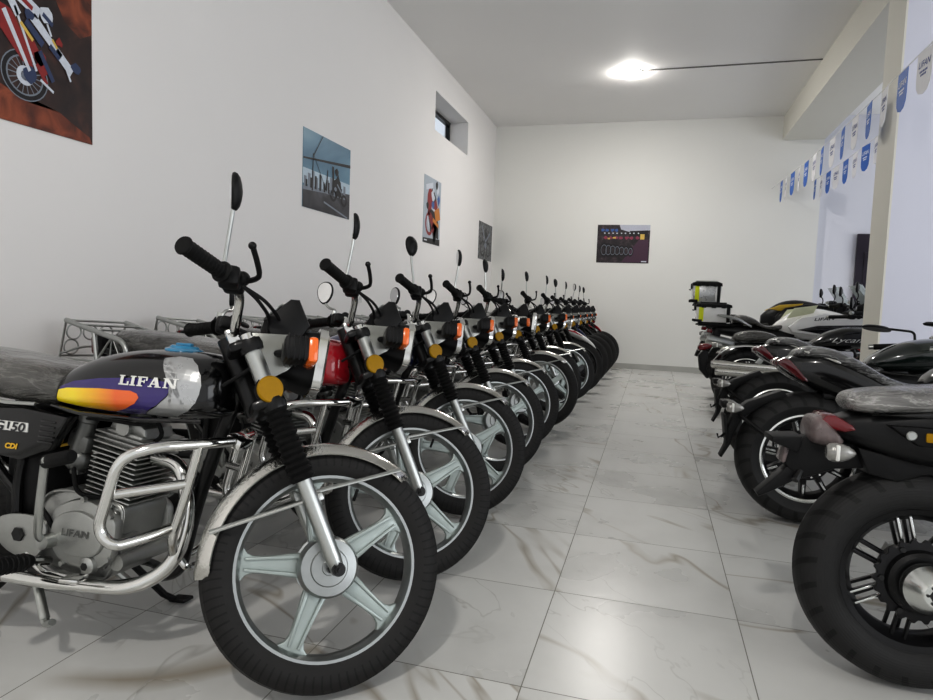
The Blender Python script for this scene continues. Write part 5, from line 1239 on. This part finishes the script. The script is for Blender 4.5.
# ---------------------------------------------------------------- right row
GR = 'motorcycles parked in the right row'
screenmat = mat('windscreen_plastic', 'c9d2cf', .06, 0., .05, 5., alpha=.45, coat=.6)
def setp(o, x, y, hd, ln=.07):
    o.location = (x, y, .003); o.rotation_euler = (-ln, 0, hd); o['group'] = GR
r1 = make_roadster('matt black motorcycle with pale plastic film on its seat, nearest in the right row'); setp(r1, .752, 1.99, .0)
r2 = make_power_cruiser('black motorcycle with film over its sloping seat, second in the right row', black); setp(r2, .735, 3.40, .0)
r3, prs = copy_tree(r2); setp(r3, .785, 4.45, .0); steer_front(r3, (1.16, 0, .92), (-.53, 0, .85), .33); r3['label'] = 'motorcycle with dark green tank and low mirror, third in the right row'
for a, b in prs:
    if a.name.startswith('fuel_tank'): b.material_slots[0].link = 'OBJECT'; b.material_slots[0].material = green
r4 = make_cruiser('black cruiser with script on its tank and long chrome pipes, beside the pillar'); setp(r4, .90, 6.85, .0, .06)
r5 = make_tourer('white touring motorcycle with rear rack carrying the lower white box', whitepaint, black, True, .835); setp(r5, .98, 7.85, .0, .05)
r6 = make_tourer('black and yellow touring motorcycle, last in the right row by the back wall', satinblack, yellowp, False, 1.06, .10); setp(r6, .98, 8.75, .0, .05)
t5 = make_topcase('white top case with black lid and yellow strip, lower of the two', 0, .29, .35, .21, whitepaint, blackm); t5.location = (.98-.34, 7.85+.043, .866)
t6 = make_topcase('silver top case with thick black lid on the rearmost touring bike', 0, .36, .32, .26, silverpaint, satin); t6.location = (.98-.36, 8.75+.055, 1.092)

# ---------------------------------------------------------------- light and camera
W = bpy.data.worlds.new('daylight'); scene.world = W; W.use_nodes = True
bg = W.node_tree.nodes['Background']; bg.inputs[0].default_value = (.97, .98, 1., 1); bg.inputs[1].default_value = 1.0
def area(name, loc, rot, sx, sy, power, col=(1, 1, 1), shape='RECTANGLE'):
    L = bpy.data.lights.new(name, 'AREA'); L.shape = shape; L.size = sx
    if shape == 'RECTANGLE': L.size_y = sy
    L.energy = power; L.color = col
    o = bpy.data.objects.new(name, L); COL.objects.link(o); o.location = loc; o.rotation_euler = rot; return o
area('window_daylight', (XR-.05, 1.1, 1.85), (0, PI/2, 0), 2.6, 6.8, 170, (.93, .96, 1.))
area('alcove_daylight', (XR-.05, 8.7, 1.85), (0, PI/2, 0), 2.6, 2.8, 60, (.91, .945, 1.))
cam = bpy.data.cameras.new('camera'); co = bpy.data.objects.new('camera', cam); COL.objects.link(co); scene.camera = co
f, yaw, pitch, roll, hh = 647.57, .279019, -.0765494, .0372142, 1.00987
fw = Vector((-math.sin(yaw)*math.cos(pitch), math.cos(yaw)*math.cos(pitch), math.sin(pitch))); rr = Vector((math.cos(yaw), math.sin(yaw), 0)); uu = rr.cross(fw)
r2v = rr*math.cos(roll)+uu*math.sin(roll); u2v = -rr*math.sin(roll)+uu*math.cos(roll)
co.matrix_world = Matrix(((r2v.x, u2v.x, -fw.x, 0), (r2v.y, u2v.y, -fw.y, 0), (r2v.z, u2v.z, -fw.z, hh), (0, 0, 0, 1)))
cam.sensor_width = 36; cam.lens = f*36/933; cam.clip_start = .05
scene.view_settings.view_transform = 'Standard'; scene.view_settings.exposure = .04; scene.view_settings.gamma = .86
scene.cycles.max_bounces = 8; scene.cycles.use_denoising = True; scene.cycles.sample_clamp_indirect = 6.
